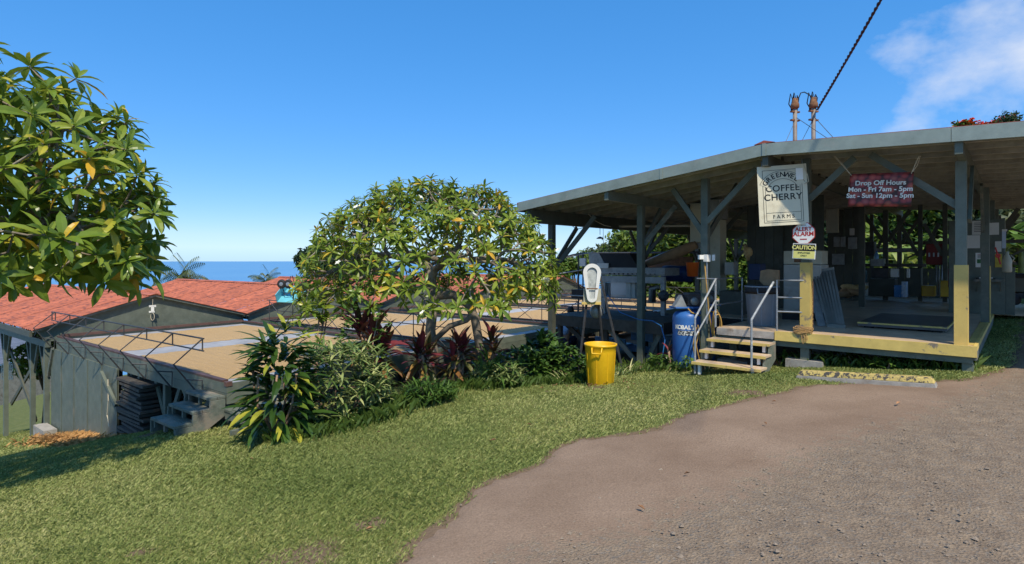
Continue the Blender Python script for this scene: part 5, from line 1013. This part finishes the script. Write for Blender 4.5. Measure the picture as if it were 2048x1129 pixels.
# the dome shaped tree in the middle of the bed
r = random.Random(41); tips = []
C0 = Vector((-1.42, 10.5, -.55))
while len(tips) < 660:
    a = r.uniform(0, 2*math.pi); el = math.asin(r.uniform(-.10, 1)); k = r.uniform(.90, 1.02) if r.random() < .80 else r.uniform(.62, .9)
    rx = 2.42 if math.cos(a) < 0 else 2.30
    p = C0+Vector((rx*math.cos(a)*math.cos(el)*k, 2.0*math.sin(a)*math.cos(el)*k, 2.02*math.sin(el)*k))
    u_, v_ = uv_of(p)
    if v_ > -.75 and p.z > zt(u_)-2.4 and u_ < 8.2: continue
    if all((p-q_).length > .10 for q_ in tips[-200:]): tips.append(p)
base = Vector((-1.45, 10.2, gz(-1.45, 10.2)))
def second_trunk(mb):
    b = Vector((-.55, 10.25, gz(-.55, 10.25)-.1))
    mb.tube([b, Vector((-.58,10.2,-1.5)), Vector((-.66,10.15,-1.0)), Vector((-.78,10.15,-.76)), Vector((-1.05,10.2,-.60)), Vector((-1.30,10.25,-.62)), Vector((-1.42,10.3,-.75))], [.085,.08,.08,.085,.08,.08,.08], 9)
    mb.tube([Vector((-1.42,10.2,-1.45)), Vector((-1.1,10.15,-1.15)), Vector((-.8,10.1,-1.05)), Vector((-.66,10.12,-.9))], [.05,.05,.045,.05], 7)
plumeria('dome shaped frangipani tree with yellowing leaves between the decks and the mill', base, (-1.42, 10.3, -.85), tips, .0115, .192, 5, 300, second_trunk, 34)
# the taller tree whose crown comes in from the left
r = random.Random(17); tips = []; C0 = Vector((-6.3, 6.3, .30))
while len(tips) < 520:
    a = r.uniform(0, 2*math.pi); el = math.asin(r.uniform(-.55, 1)); k = r.uniform(.72, 1.0) if r.random() < .75 else r.uniform(.4, .72)
    p = C0+Vector((2.35*math.cos(a)*math.cos(el)*k, 2.0*math.sin(a)*math.cos(el)*k, (2.2 if el > 0 else 1.1)*math.sin(el)*k))
    if p.x/p.y < -1.35 : continue
    if p.y < 2.8: continue
    if all((p-q_).length > .15 for q_ in tips[-220:]): tips.append(p)
plumeria('tall frangipani tree with long glossy leaves standing at the lawn edge', (-7.4, 6.4, gz(-7.4, 6.4)), (-7.2, 6.4, -.9), tips, .0118, .285, 9, 300, None, 16)
# leafy plants built leaf by leaf
def leaf_protos(name, m, ln, w, n_, droops, tints, seg=5, prof=(.35,.85,1.0,.75,.0), fold=.28):
    out = []
    for i in range(n_):
        mb = MB(); leaf(mb, (0,0,0), (1,0,.0), UP, ln*(.85+.3*i/n_), w*(.9+.2*((i*7) % n_)/n_), droops[i % len(droops)], tints[i % len(tints)], seg, fold, prof); out.append(mb.mesh('leaf', m))
    return out
def put_leaf(me, p, az, el, s_, parent, roll=0):
    o = bpy.data.objects.new('leaf', me); col.objects.link(o); o.matrix_basis = Matrix.Translation(p) @ Matrix.Rotation(az, 4, 'Z') @ Matrix.Rotation(-el, 4, 'Y') @ Matrix.Rotation(roll, 4, 'X') @ Matrix.Scale(s_, 4); attach(o, parent); return o
tim = leafmat('ti leaf', [(0, (.05,.055,.018)), (.3, (.085,.055,.025)), (.6, (.13,.030,.032)), (1, (.27,.05,.065))], .35, .25, .5)
timg = leafmat('ti leaf aged', [(0, (.05,.075,.02)), (.4, (.15,.14,.04)), (.7, (.22,.09,.03)), (1, (.34,.20,.05))], .4, .25, .5)
tip_ = leaf_protos('leaf', tim, .46, .10, 6, (.2,.5,.9), (.25,.55,.8)); tio = leaf_protos('leaf', timg, .42, .085, 6, (.8,1.2), (.2,.5,.8))
def ti_plant(label, x, y, heads, nleaf, s_=1.0, red=.5, ztop=None):
    z = gz(x, y); t = thing('ti_plant', label, 'plant', (x, y, z), 'ti plants in the bed')
    for hx, hy, h in heads:
        top = Vector((x+hx, y+hy, z+h)); b = Vector((x+hx*.25, y+hy*.25, z-.05)); MB().tube([b, b.lerp(top, .5)+Vector((.02,0,0)), top], [.035,.028,.02], 7).build('cane', canebark, t, True)
        for i in range(nleaf):
            f = i/nleaf; el = R(82-100*f+rnd.uniform(-9, 9)); me = rnd.choice(tip_) if f < .62 else rnd.choice(tio)
            put_leaf(me, top-UP*(.30*f)*s_, i*2.4+rnd.uniform(-.3, .3), el, s_*rnd.uniform(.8, 1.1), t, rnd.uniform(-.4, .4))
ti_plant('tall bright red ti plant rising above the variegated bush', -2.10, 8.75, [(0,0,1.02),(-.22,.05,1.18),(.12,.1,.85)], 26, 1.15)
ti_plant('dark ti plant with bare canes beside the frangipani trunk', -1.46, 9.35, [(0,0,.72),(.08,.06,.58),(-.07,.03,.62)], 22, .92)
ti_plant('dark ti plant between the two frangipani trunks', -.92, 9.75, [(0,0,.70),(.1,.05,.62),(-.08,.0,.5)], 22, .92)
ti_plant('slender ti plant behind the long strap leaves', -.36, 10.15, [(0,0,.82),(.05,.06,.6)], 20, .85)
x, y = 3.05, 11.2; ti_plant('small pinkish ti shoot beside the blue tank', x, y, [(0,0,.38)], 7, .55)
dracm = leafmat('dracaena leaf', [(0, (.022,.055,.012)), (.5, (.055,.115,.02)), (.8, (.17,.23,.03)), (1, (.42,.40,.05))], .28, .25, .35)
dpro = leaf_protos('leaf', dracm, .40, .085, 8, (.7,1.1,1.6), (.2,.35,.5,.4,.95,.3))
x, y = -3.02, 7.45; z = gz(x, y); t = thing('dracaena_shrub', 'glossy broad leaved dracaena shrub with yellow leaves by the box step', 'shrub', (x, y, z))
for i in range(8): MB().tube([(x+rnd.uniform(-.1,.1), y+rnd.uniform(-.1,.1), z-.05), (x+.3*math.cos(i*.8), y+.25*math.sin(i*.8), z+.45), (x+.34*math.cos(i*.8+.2), y+.3*math.sin(i*.8), z+.85)], .016, 5).build('stem', canebark, t, True)
for i in range(268):
    f = rnd.random(); a = rnd.uniform(0, 6.28); h = .12+1.05*f; rr_ = (.36*(1-.5*f))*rnd.uniform(.5, 1); put_leaf(rnd.choice(dpro), Vector((x+rr_*math.cos(a), y+rr_*.8*math.sin(a), z+h)), a+rnd.uniform(-.5,.5), R(rnd.uniform(-15, 40)+28*f), rnd.uniform(.85, 1.2), t, rnd.uniform(-.4,.4))
for hx, hy, h in ((-.05,0,1.28),(.1,-.05,1.42),(-.2,.05,1.15)):
    for i in range(11): put_leaf(rnd.choice(dpro), Vector((x+hx, y+hy, z+h-.012*i)), i*2.4, R(78-7*i), .75, t)
varm = leafmat('variegated leaf', [(0, (.035,.07,.018)), (.4, (.10,.17,.04)), (.7, (.26,.32,.11)), (1, (.50,.50,.20))], .4, .25, 0)
def leafy_mass(name, label, cat_, pts, ln, w, m, tints, up=.5, group=None, stems=6, droop=.7, seg=3, parent=None, seed=1, heads=6):
    r = random.Random(seed); mb = MB(); cen = sum((Vector(p) for p in pts), Vector())/len(pts); z = gz(cen.x, cen.y); t = thing(name, label, cat_, (cen.x, cen.y, z), group)
    for p in pts:
        a0 = r.uniform(0, 6)
        for i in range(heads):
            a = a0+i*2.4; el = R(r.uniform(-10, 60)); d = Vector((math.cos(a)*math.cos(el), math.sin(a)*math.cos(el), math.sin(el)+up*.3)); l = ln*r.uniform(.6, 1.15)
            leaf(mb, p, d, UP, l, w*r.uniform(.8, 1.2), droop*r.uniform(.5, 1.5), r.uniform(*tints), seg, .25)
    o = mb.build('foliage', m, t, fix=False); o['kind'] = 'stuff'
    for i in range(stems):
        p = Vector(r.choice(pts)); MB().tube([(cen.x+r.uniform(-.15,.15), cen.y+r.uniform(-.1,.1), z-.05), Vector((p.x, p.y, 0)).lerp(cen, .4)*Vector((1,1,0)).length if False else Vector(((p.x+cen.x)/2, (p.y+cen.y)/2, (z+p.z)/2)), p], .012, 5).build('stem', canebark, t, True)
    return t
def blob(cx, cy, z0, z1, rx, ry, n_, seed, bot=.75):
    r = random.Random(seed); out = []
    while len(out) < n_:
        a, b, c_ = r.uniform(-1,1), r.uniform(-1,1), r.uniform(0,1)
        k = 1-(max(0, c_-.25)/.75)**2*.75 if c_ > .25 else bot+(1-bot)*c_/.25
        if .30 < a*a+b*b < k: out.append(Vector((cx+a*rx, cy+b*ry, z0+(z1-z0)*c_)))
        elif a*a+b*b < k and c_ > .7: out.append(Vector((cx+a*rx, cy+b*ry, z0+(z1-z0)*c_)))
    return out
zz_ = gz(-2.3, 7.9)
leafy_mass('variegated_shrub', 'pale striped variegated shrub beside the glossy dracaena', 'shrub', blob(-2.35, 7.95, zz_+.12, zz_+1.05, .72, .45, 190, 3), .22, .034, varm, (.2, .95), seed=3, heads=9, stems=8)
vinem = leafmat('vine leaf', [(0, (.03,.07,.015)), (.5, (.08,.16,.03)), (1, (.20,.30,.07))], .35, .3, 0)
leafy_mass('vine', 'round leaved green vine climbing through the red ti plant', 'vine', blob(-2.25, 8.6, zz_+.75, zz_+1.75, .42, .25, 90, 5), .085, .075, vinem, (.3, .9), seed=5, heads=3, stems=4)
leafy_mass('plumeria_shoot', 'young frangipani shoot standing left of the red ti plant', 'shrub', blob(-3.15, 9.0, gz(-3.1,9)+1.05, gz(-3.1,9)+1.78, .34, .25, 16, 6), .20, .055, plum, (.3, .75), seed=6, heads=10, stems=7)
bedm = leafmat('bed shrub leaf', [(0, (.02,.05,.012)), (.5, (.05,.11,.02)), (1, (.13,.22,.04))], .38, .25, 0)
for i, (cx, cy, h, rx, n_, ln, w, lab) in enumerate(((.20,10.55,.55,.55,130,.17,.06,'low green shrub right of the strap leaf plant'),(.95,10.9,.62,.5,130,.13,.07,'rounded leafy shrub behind the tripod leg'),(.62,11.4,.85,.4,90,.24,.09,'taller leafy shrub in front of the corner post'),(-.25,9.75,.34,.45,90,.18,.03,'low striped grassy clump at the ti plant feet'),(-1.25,8.55,.30,.4,70,.2,.03,'low dark clump in front of the variegated shrub'))):
    z0 = gz(cx, cy); leafy_mass('bed_shrub', lab, 'shrub', blob(cx, cy, z0+.05, z0+h, rx, .35, n_, 30+i), ln, w, bedm if i != 3 else varm, (.15, .9), seed=30+i, heads=6, stems=4)
strap = leafmat('strap leaf', [(0, (.03,.08,.016)), (1, (.11,.21,.04))], .35, .3, .5)
sp_ = leaf_protos('leaf', strap, .75, .035, 6, (1.2,1.8,2.4), (.2,.6,.9), 8, (.9,1,.9,.7,.0)); x, y = -.42, 9.85; z = gz(x, y)
t = thing('strap_leaf_plant', 'tall arching strap leaf plant in front of the slender ti', 'plant', (x, y, z))
for i in range(34): put_leaf(rnd.choice(sp_), Vector((x+rnd.uniform(-.2,.2), y+rnd.uniform(-.12,.12), z+rnd.uniform(0,.35))), rnd.uniform(0,6.28), R(rnd.uniform(55,85)), rnd.uniform(.7,1.25), t)
spm = leafmat('spider plant leaf', [(0, (.10,.17,.04)), (.5, (.30,.36,.13)), (1, (.62,.60,.30))], .4, .3, .4); spp = leaf_protos('leaf', spm, .34, .024, 5, (1.2,2.0), (.2,.6,.9), 6, (.9,1,.9,.7,.0))
for i, (x, y, lab) in enumerate(((2.02,10.9,'pale spider plant right of the yellow can'),(2.30,11.1,'pale spider plant at the foot of the big green post'),(.95,10.25,'pale spider plant left of the yellow can'))):
    z = gz(x, y); t = thing('spider_plant', lab, 'plant', (x, y, z), 'spider plants'); [put_leaf(rnd.choice(spp), Vector((x+rnd.uniform(-.1,.1), y+rnd.uniform(-.08,.08), z)), rnd.uniform(0,6.28), R(rnd.uniform(35,85)), rnd.uniform(.7,1.2), t) for _ in range(30)]
for i, (u, v, h) in enumerate(((1.5,.35,.22),(1.0,.2,.16),(.6,.3,.15),(2.55,.35,.2),(1.9,.5,.2),(.35,.5,.14),(4.15,-.15,.24),(4.65,-.1,.3),(4.9,.2,.25))):
    p = B(u, v, 0); z0 = gz(p.x, p.y); leafy_mass('weed', 'low green weed in the shade under the mill floor edge' if i < 6 else 'low green weed at the foot of the blue tanks', 'weed', blob(p.x, p.y, z0+.02, z0+h, .22, .15, 16, 60+i), .12, .05, bedm, (.4, 1), seed=60+i, heads=4, stems=2, group='weeds under the mill edge' if i < 6 else 'weeds at the blue tanks')
# ------------------------------------------------------------------ trees and banana plants behind
def crown_tree(name, label, x, y, zb, cz, blobs, n_, ls, m, trunk_r=.15, seed=1, group=None, tints=(.1,.9), flowers=None, bm_=barkd):
    r = np.random.default_rng(seed); z0 = gz(x, y) if zb is None else zb; t = thing(name, label, 'tree', (x, y, z0), group)
    tr = MB().tube([(x, y, z0-.3), (x+.1, y, (z0+cz)/2), (x, y, cz)], [trunk_r*1.3, trunk_r, trunk_r*.7], 9).build('trunk', bm_, t, True)
    lm = MB()
    for bx, by, bz, br in blobs: lm.tube([(x, y, z0+(cz-z0)*.6), ((x+bx)/2, (y+by)/2, (cz+bz)/2-.1*br), (bx, by, bz)], [trunk_r*.6, trunk_r*.4, trunk_r*.15], 6)
    lm.build('limbs', bm_, t, True)
    tot = sum(b[3]**2 for b in blobs); V, F, T, FV = [], [], [], []
    for bx, by, bz, br in blobs:
        k = int(n_*br*br/tot); d = r.normal(0, 1, (k, 3)); d /= np.linalg.norm(d, axis=1)[:, None]; rad = br*(r.uniform(.35, 1, k)**.5)*(1+.22*np.sin(d[:, 0]*5+bx)*np.cos(d[:, 1]*6+d[:, 2]*5))
        P = np.array([bx, by, bz])+d*rad[:, None]*np.array([1, 1, .8])
        nrm = d*.6+r.normal(0, .6, (k, 3))+np.array([0, 0, .5]); nrm /= np.linalg.norm(nrm, axis=1)[:, None]; a = np.cross(nrm, r.normal(0, 1, (k, 3))); a /= np.linalg.norm(a, axis=1)[:, None]; b = np.cross(nrm, a)
        s_ = ls*r.uniform(.6, 1.4, k)[:, None]
        Q = np.stack([P-a*s_, P+b*s_*.45-nrm*s_*.1, P+a*s_, P-b*s_*.45-nrm*s_*.1], 1); i0 = len(V); V += Q.reshape(-1, 3).tolist(); F += [(i0+4*i, i0+4*i+1, i0+4*i+2, i0+4*i+3) for i in range(k)]
        tv = r.uniform(*tints, k); T += np.repeat(tv, 4).tolist()
        if flowers is not None:
            up_ = d[:, 2] > .35; FV += [(P[i], s_[i][0]) for i in np.nonzero(up_)[0] if r.random() < flowers[1]]
    mb = MB(); mb.V, mb.F, mb.T = V, F, T; o = mb.build('crown', m, t, fix=False); o['kind'] = 'stuff'
    if FV:
        fb = MB()
        for P, s_ in FV: fb.add([P+np.array([-s_,0,.3*s_]), P+np.array([0,-s_,.6*s_]), P+np.array([s_,0,.3*s_]), P+np.array([0,s_,.8*s_])], [(0,1,2,3)])
        o = fb.build('blossom', flowers[0], t, fix=False); o['kind'] = 'stuff'
    return t
dtree = leafmat('dark tree leaf', [(0, (.010,.026,.010)), (.5, (.028,.058,.018)), (1, (.075,.11,.03))], .5, .2, 0); mtree = leafmat('mid tree leaf', [(0, (.03,.065,.012)), (.5, (.09,.16,.022)), (1, (.22,.28,.04))], .45, .3, 0); gtree = leafmat('grey tree leaf', [(0, (.03,.05,.02)), (.5, (.09,.12,.05)), (1, (.2,.22,.10))], .5, .25, 0)
def bl(seed, cx, cy, cz, rx, ry, rz, n_, br):
    r = random.Random(seed); return [(cx+r.uniform(-rx,rx), cy+r.uniform(-ry,ry), cz+r.uniform(-rz,rz), br*r.uniform(.7,1.2)) for _ in range(n_)]
def P_(x, y, Y): return px(x, y, Y)
c = P_(690, 545, 34); crown_tree('dark_tree', 'dark evergreen tree behind the frangipani, toward the sea', c.x, c.y, None, c.z-2, bl(1, c.x, c.y, c.z, 1.9, 1.5, 1.0, 12, .95), 9000, .16, dtree, .25, 1)
for i, (x, yt, Y, w, lab) in enumerate(((1175,500,55,2.2,'small bushy tree seen under the left roof end'),(1215,492,60,2.6,'bushy tree behind the grading machine hopper'),(1150,512,50,2.0,'low tree beyond the pipe stand'),(1250,494,48,2.2,'rounded tree left of the bright hedge'))):
    c = P_(x, yt+18, Y); crown_tree('bush_tree', lab, c.x, c.y, None, c.z-1.2, bl(10+i, c.x, c.y, c.z-.2, w*.8, w*.5, w*.3, 7, w*.45), 2600, .2, gtree if i % 2 else mtree, .15, 10+i, 'trees seen under the left roof')
for i, (x, yt, Y, w) in enumerate(((1290,480,32,2.2),(1345,470,30,2.4),(1400,468,30,2.4),(1460,462,29,2.3),(1525,470,30,2.4))):
    c = P_(x, yt, Y); crown_tree('hedge_tree', 'bright green leafy tree behind the %s' % ['grading machine', 'canvas chute', 'cream elevator duct', 'straw hat', 'cream farm sign'][i], c.x, c.y, None, c.z-2, bl(20+i, c.x, c.y, c.z-1.0, w*.75, w*.5, 1.0, 8, w*.5)+bl(40+i, c.x, c.y, c.z-2.6, w*.75, w*.5, .8, 6, w*.5), 4200, .17, mtree, .16, 20+i, 'bright trees behind the mill')
for i, (x, yt, Y, w, m_) in enumerate(((1700,330,34,3.4,dtree),(1800,350,30,2.8,mtree),(1880,330,33,3.2,gtree),(1960,345,28,2.8,mtree),(2050,360,27,3,gtree),(2140,330,30,3.4,dtree),(1620,370,32,2.6,dtree))):
    c = P_(x, yt+90, Y); crown_tree('forest_tree', ['dark leafy tree behind the hours banner','mid green tree behind the back braces','grey green tree behind the red cabinet','mid green tree behind the notice kiosk','grey green tree behind the right posts','dark tree past the right end of the mill','dark tree behind the cream sign'][i], c.x, c.y, None, c.z-2, bl(60+i, c.x, c.y, c.z, w*.8, w*.5, w*.45, 10, w*.45)+bl(80+i, c.x, c.y, c.z-2.2, w*.8, w*.5, .9, 6, w*.4), 4500, .2, m_, .2, 60+i, 'trees behind the mill')
orangef = mat('orange blossom', (.75,.11,.02), .6, var=.2)
c = P_(1940, 262, 46); crown_tree('tulip_tree', 'tree with orange red blossom rising above the roof', c.x, c.y, None, c.z-2, bl(90, c.x, c.y, c.z-.4, 2.4, 1.5, .35, 11, 1.0), 5200, .20, mtree, .3, 90, flowers=(orangef, .42))
c = P_(2012, 238, 40); crown_tree('sparse_tree', 'sparse small leaved branch tips above the roof, right of the orange blossom', c.x, c.y, None, c.z-3, bl(92, c.x, c.y, c.z, 1.3, .6, .3, 7, .45), 420, .12, dtree, .12, 92)
c = P_(88, 705, 19); crown_tree('young_tree', 'young leafy tree behind the braced posts of the first roof', c.x, c.y, None, c.z-.4, bl(93, c.x, c.y, c.z-.1, .5, .4, .7, 8, .5), 2400, .10, mtree, .08, 93)
c = P_(225, 575, 42); crown_tree('bush_tree', 'low dark trees showing over the first red roof', c.x, c.y, None, c.z-2.5, bl(94, c.x, c.y, c.z-1.0, 2.2, 1, .3, 6, .8), 1800, .2, gtree, .15, 94)
# banana plants
banm = leafmat('banana leaf', [(0, (.07,.14,.03)), (.5, (.19,.30,.055)), (1, (.40,.46,.13))], .35, .4, .5); banp = leaf_protos('leaf', banm, 1.7, .42, 6, (.9,1.3,1.8), (.2,.5,.85), 8, (.25,.8,1,.95,.75,.2)); cane2 = mat('banana stem', (.16,.18,.07), .7, var=.3)
for i in range(17):
    x = 1700+i*24+rnd.uniform(-8,8); v = 16.6+rnd.uniform(0,2.6); g_ = pv(x, 560, v); z = gz(g_.x, g_.y); h = rnd.uniform(1.3,2.3)
    t = thing('banana_plant', 'broad leaved banana plant in the thicket behind the mill', 'plant', (g_.x, g_.y, z), 'banana plants behind the mill'); MB().tube([(g_.x, g_.y, z-.1), (g_.x, g_.y, z+h)], [.10,.06], 8).build('stem', cane2, t, True)
    for j in range(9): put_leaf(rnd.choice(banp), Vector((g_.x, g_.y, z+h*(.75+.03*j))), j*2.4+rnd.uniform(-.3,.3), R(80-7*j), rnd.uniform(.7,1.0), t)
# palms far down the slope
frm = leafmat('palm frond', [(0, (.03,.05,.015)), (.6, (.09,.12,.035)), (1, (.22,.21,.09))], .45, .25, .4)
def palm(label, x, ytop, Y, s_, seed):
    r = random.Random(seed); c = px(x, ytop, Y); z = c.z-6; t = thing('palm_tree', label, 'palm tree', (c.x, c.y, z), 'palms beyond the roofs'); MB().tube([(c.x, c.y, z), (c.x+.1, c.y, c.z-.2*s_)], [.16,.11], 8).build('trunk', barkd, t, True)
    for k in range(24):
        a = k*2.4; el = R(80-4.2*k+r.uniform(-8,8)); d = Vector((math.cos(a)*math.cos(el), math.sin(a)*math.cos(el), math.sin(el))); p = Vector((c.x, c.y, c.z-.3*s_)); mb = MB(); n_ = 16; dd_ = d
        for i in range(n_):
            q_ = p+dd_*s_*1.5/n_; dd_ = (dd_-UP*.115).normalized(); sd_ = dd_.cross(UP).normalized()
            for sg in (-1, 1): leaf(mb, q_, (dd_*.5+sd_*sg*.6-UP*.45), UP, s_*.55*math.sin(math.pi*(.15+.8*i/n_)), .045*s_, .6, r.uniform(.2,.9), 2, .1, (.6,1,0))
            p = q_
        mb.build('frond', frm, t, fix=False)
palm('feathery palm between the first and second red roofs', 362, 545, 38, 1.30, 3); palm('small palm showing over the second red roof', 532, 556, 44, 1.0, 4)
# grey roofed house and trellis down the slope at the left
t = thing('grey_roof_house', 'house with grey corrugated roof down the slope behind the braced posts', 'house', (-22, 26, gz(-22, 26)))
hm = mat('grey corrugated roof', (.17,.175,.20), .5, .3, var=.15, vs=2); a0 = px(-60, 742, 24); a1 = px(128, 700, 27); b0 = px(-80, 655, 31); b1 = px(125, 655, 34)
n_ = 26
for i in range(n_):
    f, g_ = i/n_, (i+.93)/n_
    l0, l1 = a0.lerp(b0, f), a1.lerp(b1, f); h0, h1 = a0.lerp(b0, g_), a1.lerp(b1, g_); MB().prism([l0, l1, h1, h0], Vector((0,0,-.04))).build('roof_strip', hm, t)
MB().prism([a0-UP*.05+Vector((0,.4,0)), a1-UP*.05+Vector((0,.4,0)), a1+Vector((0,.4,-1.8)), a0+Vector((0,.4,-1.8))], Vector((0,.1,0))).build('wall', dsteel, t)
t = thing('trellis', 'small white wire trellis on the lower lawn behind the posts', 'trellis', px(15, 745, 19))
for i in range(7): MB().tube([px(4+i*3.6,728,19.5), px(4+i*3.6,760,19.5)], .012, 4).build('upright', paper, t)
for i in range(5): MB().tube([px(4,730+i*7,19.5), px(26,730+i*7,19.5)], .012, 4).build('bar', paper, t)
# ------------------------------------------------------------------ the person crouching behind the platform
def skin_body(name, V, E, Rr, m, parent, root=0, sub=2):
    me = bpy.data.meshes.new(name); me.from_pydata([tuple(v) for v in V], E, []); o = link(name, me, parent); o.modifiers.new('skin', 'SKIN')
    for i, r_ in enumerate(Rr): me.skin_vertices[0].data[i].radius = (r_, r_) if not isinstance(r_, tuple) else r_
    me.skin_vertices[0].data[root].use_root = True; s_ = o.modifiers.new('sub', 'SUBSURF'); s_.levels = sub; s_.render_levels = sub; me.materials.append(m); return o
skinm = mat('skin', (.30,.17,.11), .55, var=.06, bump=0); jeans = mat('dark jeans', (.028,.036,.065), .85, var=.25, vs=20, bump=.3, bs=150); shirt = mat('light blue shirt', (.30,.42,.58), .85, var=.15, vs=10, bump=.2); hairm = mat('dark hair', (.012,.010,.010), .5, var=.3, bump=.4, bs=90)
h0 = px(1129, 668, 15.0); gz0 = gz(h0.x, h0.y); t = thing('person', 'person crouching in light blue shirt and dark jeans behind the dark platform', 'person', (h0.x, h0.y, gz0))
o_ = Vector((h0.x, h0.y, gz0)); rt_ = Vector((1,0,0)); fw = Vector((.55,.83,0)); sdw = fw.cross(UP)
def bp(f, s_, z): return o_+fw*f+sdw*s_+UP*z*1.13
V = [bp(-.10,0,.42), bp(.02,0,.62), bp(.16,0,.80), bp(.24,0,.92), bp(.30,0,1.02),
     bp(-.08,.10,.36), bp(.30,.16,.52), bp(.02,.14,.10), bp(.16,.15,.04), bp(-.08,-.10,.36), bp(.30,-.16,.52), bp(.02,-.14,.10), bp(.16,-.15,.04),
     bp(.20,.19,.84), bp(.34,.25,.60), bp(.52,.17,.48), bp(.58,.15,.46), bp(.20,-.19,.84), bp(.34,-.25,.60), bp(.52,-.17,.48), bp(.58,-.15,.46)]
E_ = [(0,1),(1,2),(2,3),(3,4),(0,5),(5,6),(6,7),(7,8),(0,9),(9,10),(10,11),(11,12),(2,13),(13,14),(14,15),(15,16),(2,17),(17,18),(18,19),(19,20)]
RR = [.15,.14,.145,.06,.055,.10,.075,.05,.04,.10,.075,.05,.04,.065,.045,.035,.03,.065,.045,.035,.03]
body = skin_body('body', V, E_, RR, skinm, t)
# clothes over it: shirt and jeans
skin_body('shirt', [bp(-.03,0,.53), bp(.02,0,.62), bp(.16,0,.80), bp(.22,0,.88), bp(.20,.19,.84), bp(.29,.23,.68), bp(.20,-.19,.84), bp(.29,-.23,.68)], [(0,1),(1,2),(2,3),(2,4),(4,5),(2,6),(6,7)], [.155,.158,.162,.085,.085,.065,.085,.065], shirt, t)
skin_body('trousers', [bp(-.10,0,.42), bp(-.03,0,.53), bp(-.08,.10,.36), bp(.30,.16,.52), bp(.03,.14,.13), bp(-.08,-.10,.36), bp(.30,-.16,.52), bp(.03,-.14,.13)], [(0,1),(0,2),(2,3),(3,4),(0,5),(5,6),(6,7)], [.17,.158,.12,.088,.065,.12,.088,.065], jeans, t)
hd = bp(.36,0,1.10); MB().lathe(hd-UP*.11, [(.01,0),(.055,.02),(.075,.07),(.083,.12),(.078,.17),(.055,.21),(.01,.225)], 18).build('head', skinm, t, True)
nb_ = (fw*.9-UP*.3).normalized(); MB().lathe(hd+nb_*.085-UP*.02, [(.004,-.03),(.014,-.02),(.018,0),(.004,.012)], 8).build('nose', skinm, t, True)
for sg in (-1, 1): MB().lathe(hd+sdw*sg*.082-UP*.01, [(.004,-.03),(.014,-.015),(.014,.015),(.004,.03)], 8).build('ear', skinm, t, True)
MB().lathe(hd-fw*.018-UP*.07, [(.05,-.02),(.082,.02),(.095,.08),(.092,.13),(.07,.18),(.03,.205),(.005,.21)], 20).build('hair', hairm, t, True)
for sg in (-1, 1):
    hb = bp(.60, .15*sg, .46)
    for i in range(5): MB().tube([hb+sdw*(.012*(i-2)), hb+fw*.035+sdw*(.014*(i-2))-UP*.01, hb+fw*(.06-.008*abs(i-1.6))+sdw*(.014*(i-2))-UP*.04], [.010,.009,.007], 6).build('finger', skinm, t, True)
    MB().box(bp(.09,.145*sg,.035), .26, .09, .07, math.atan2(fw.y, fw.x)).build('shoe', black, t, bevel=.02)
# ------------------------------------------------------------------ lettering becomes plain mesh
dg = bpy.context.evaluated_depsgraph_get()
for o in [q_ for q_ in col.objects if q_.type == 'FONT']:
    me = bpy.data.meshes.new_from_object(o.evaluated_get(dg)); nm = o.name.split('.')[0]; mtx, par, inv = o.matrix_basis.copy(), o.parent, o.matrix_parent_inverse.copy(); cu = o.data; mt_ = cu.materials[0]
    bpy.data.objects.remove(o); n_ = bpy.data.objects.new(nm, me); col.objects.link(n_); n_.matrix_basis = mtx; n_.parent = par; n_.matrix_parent_inverse = inv
    if not me.materials: me.materials.append(mt_)
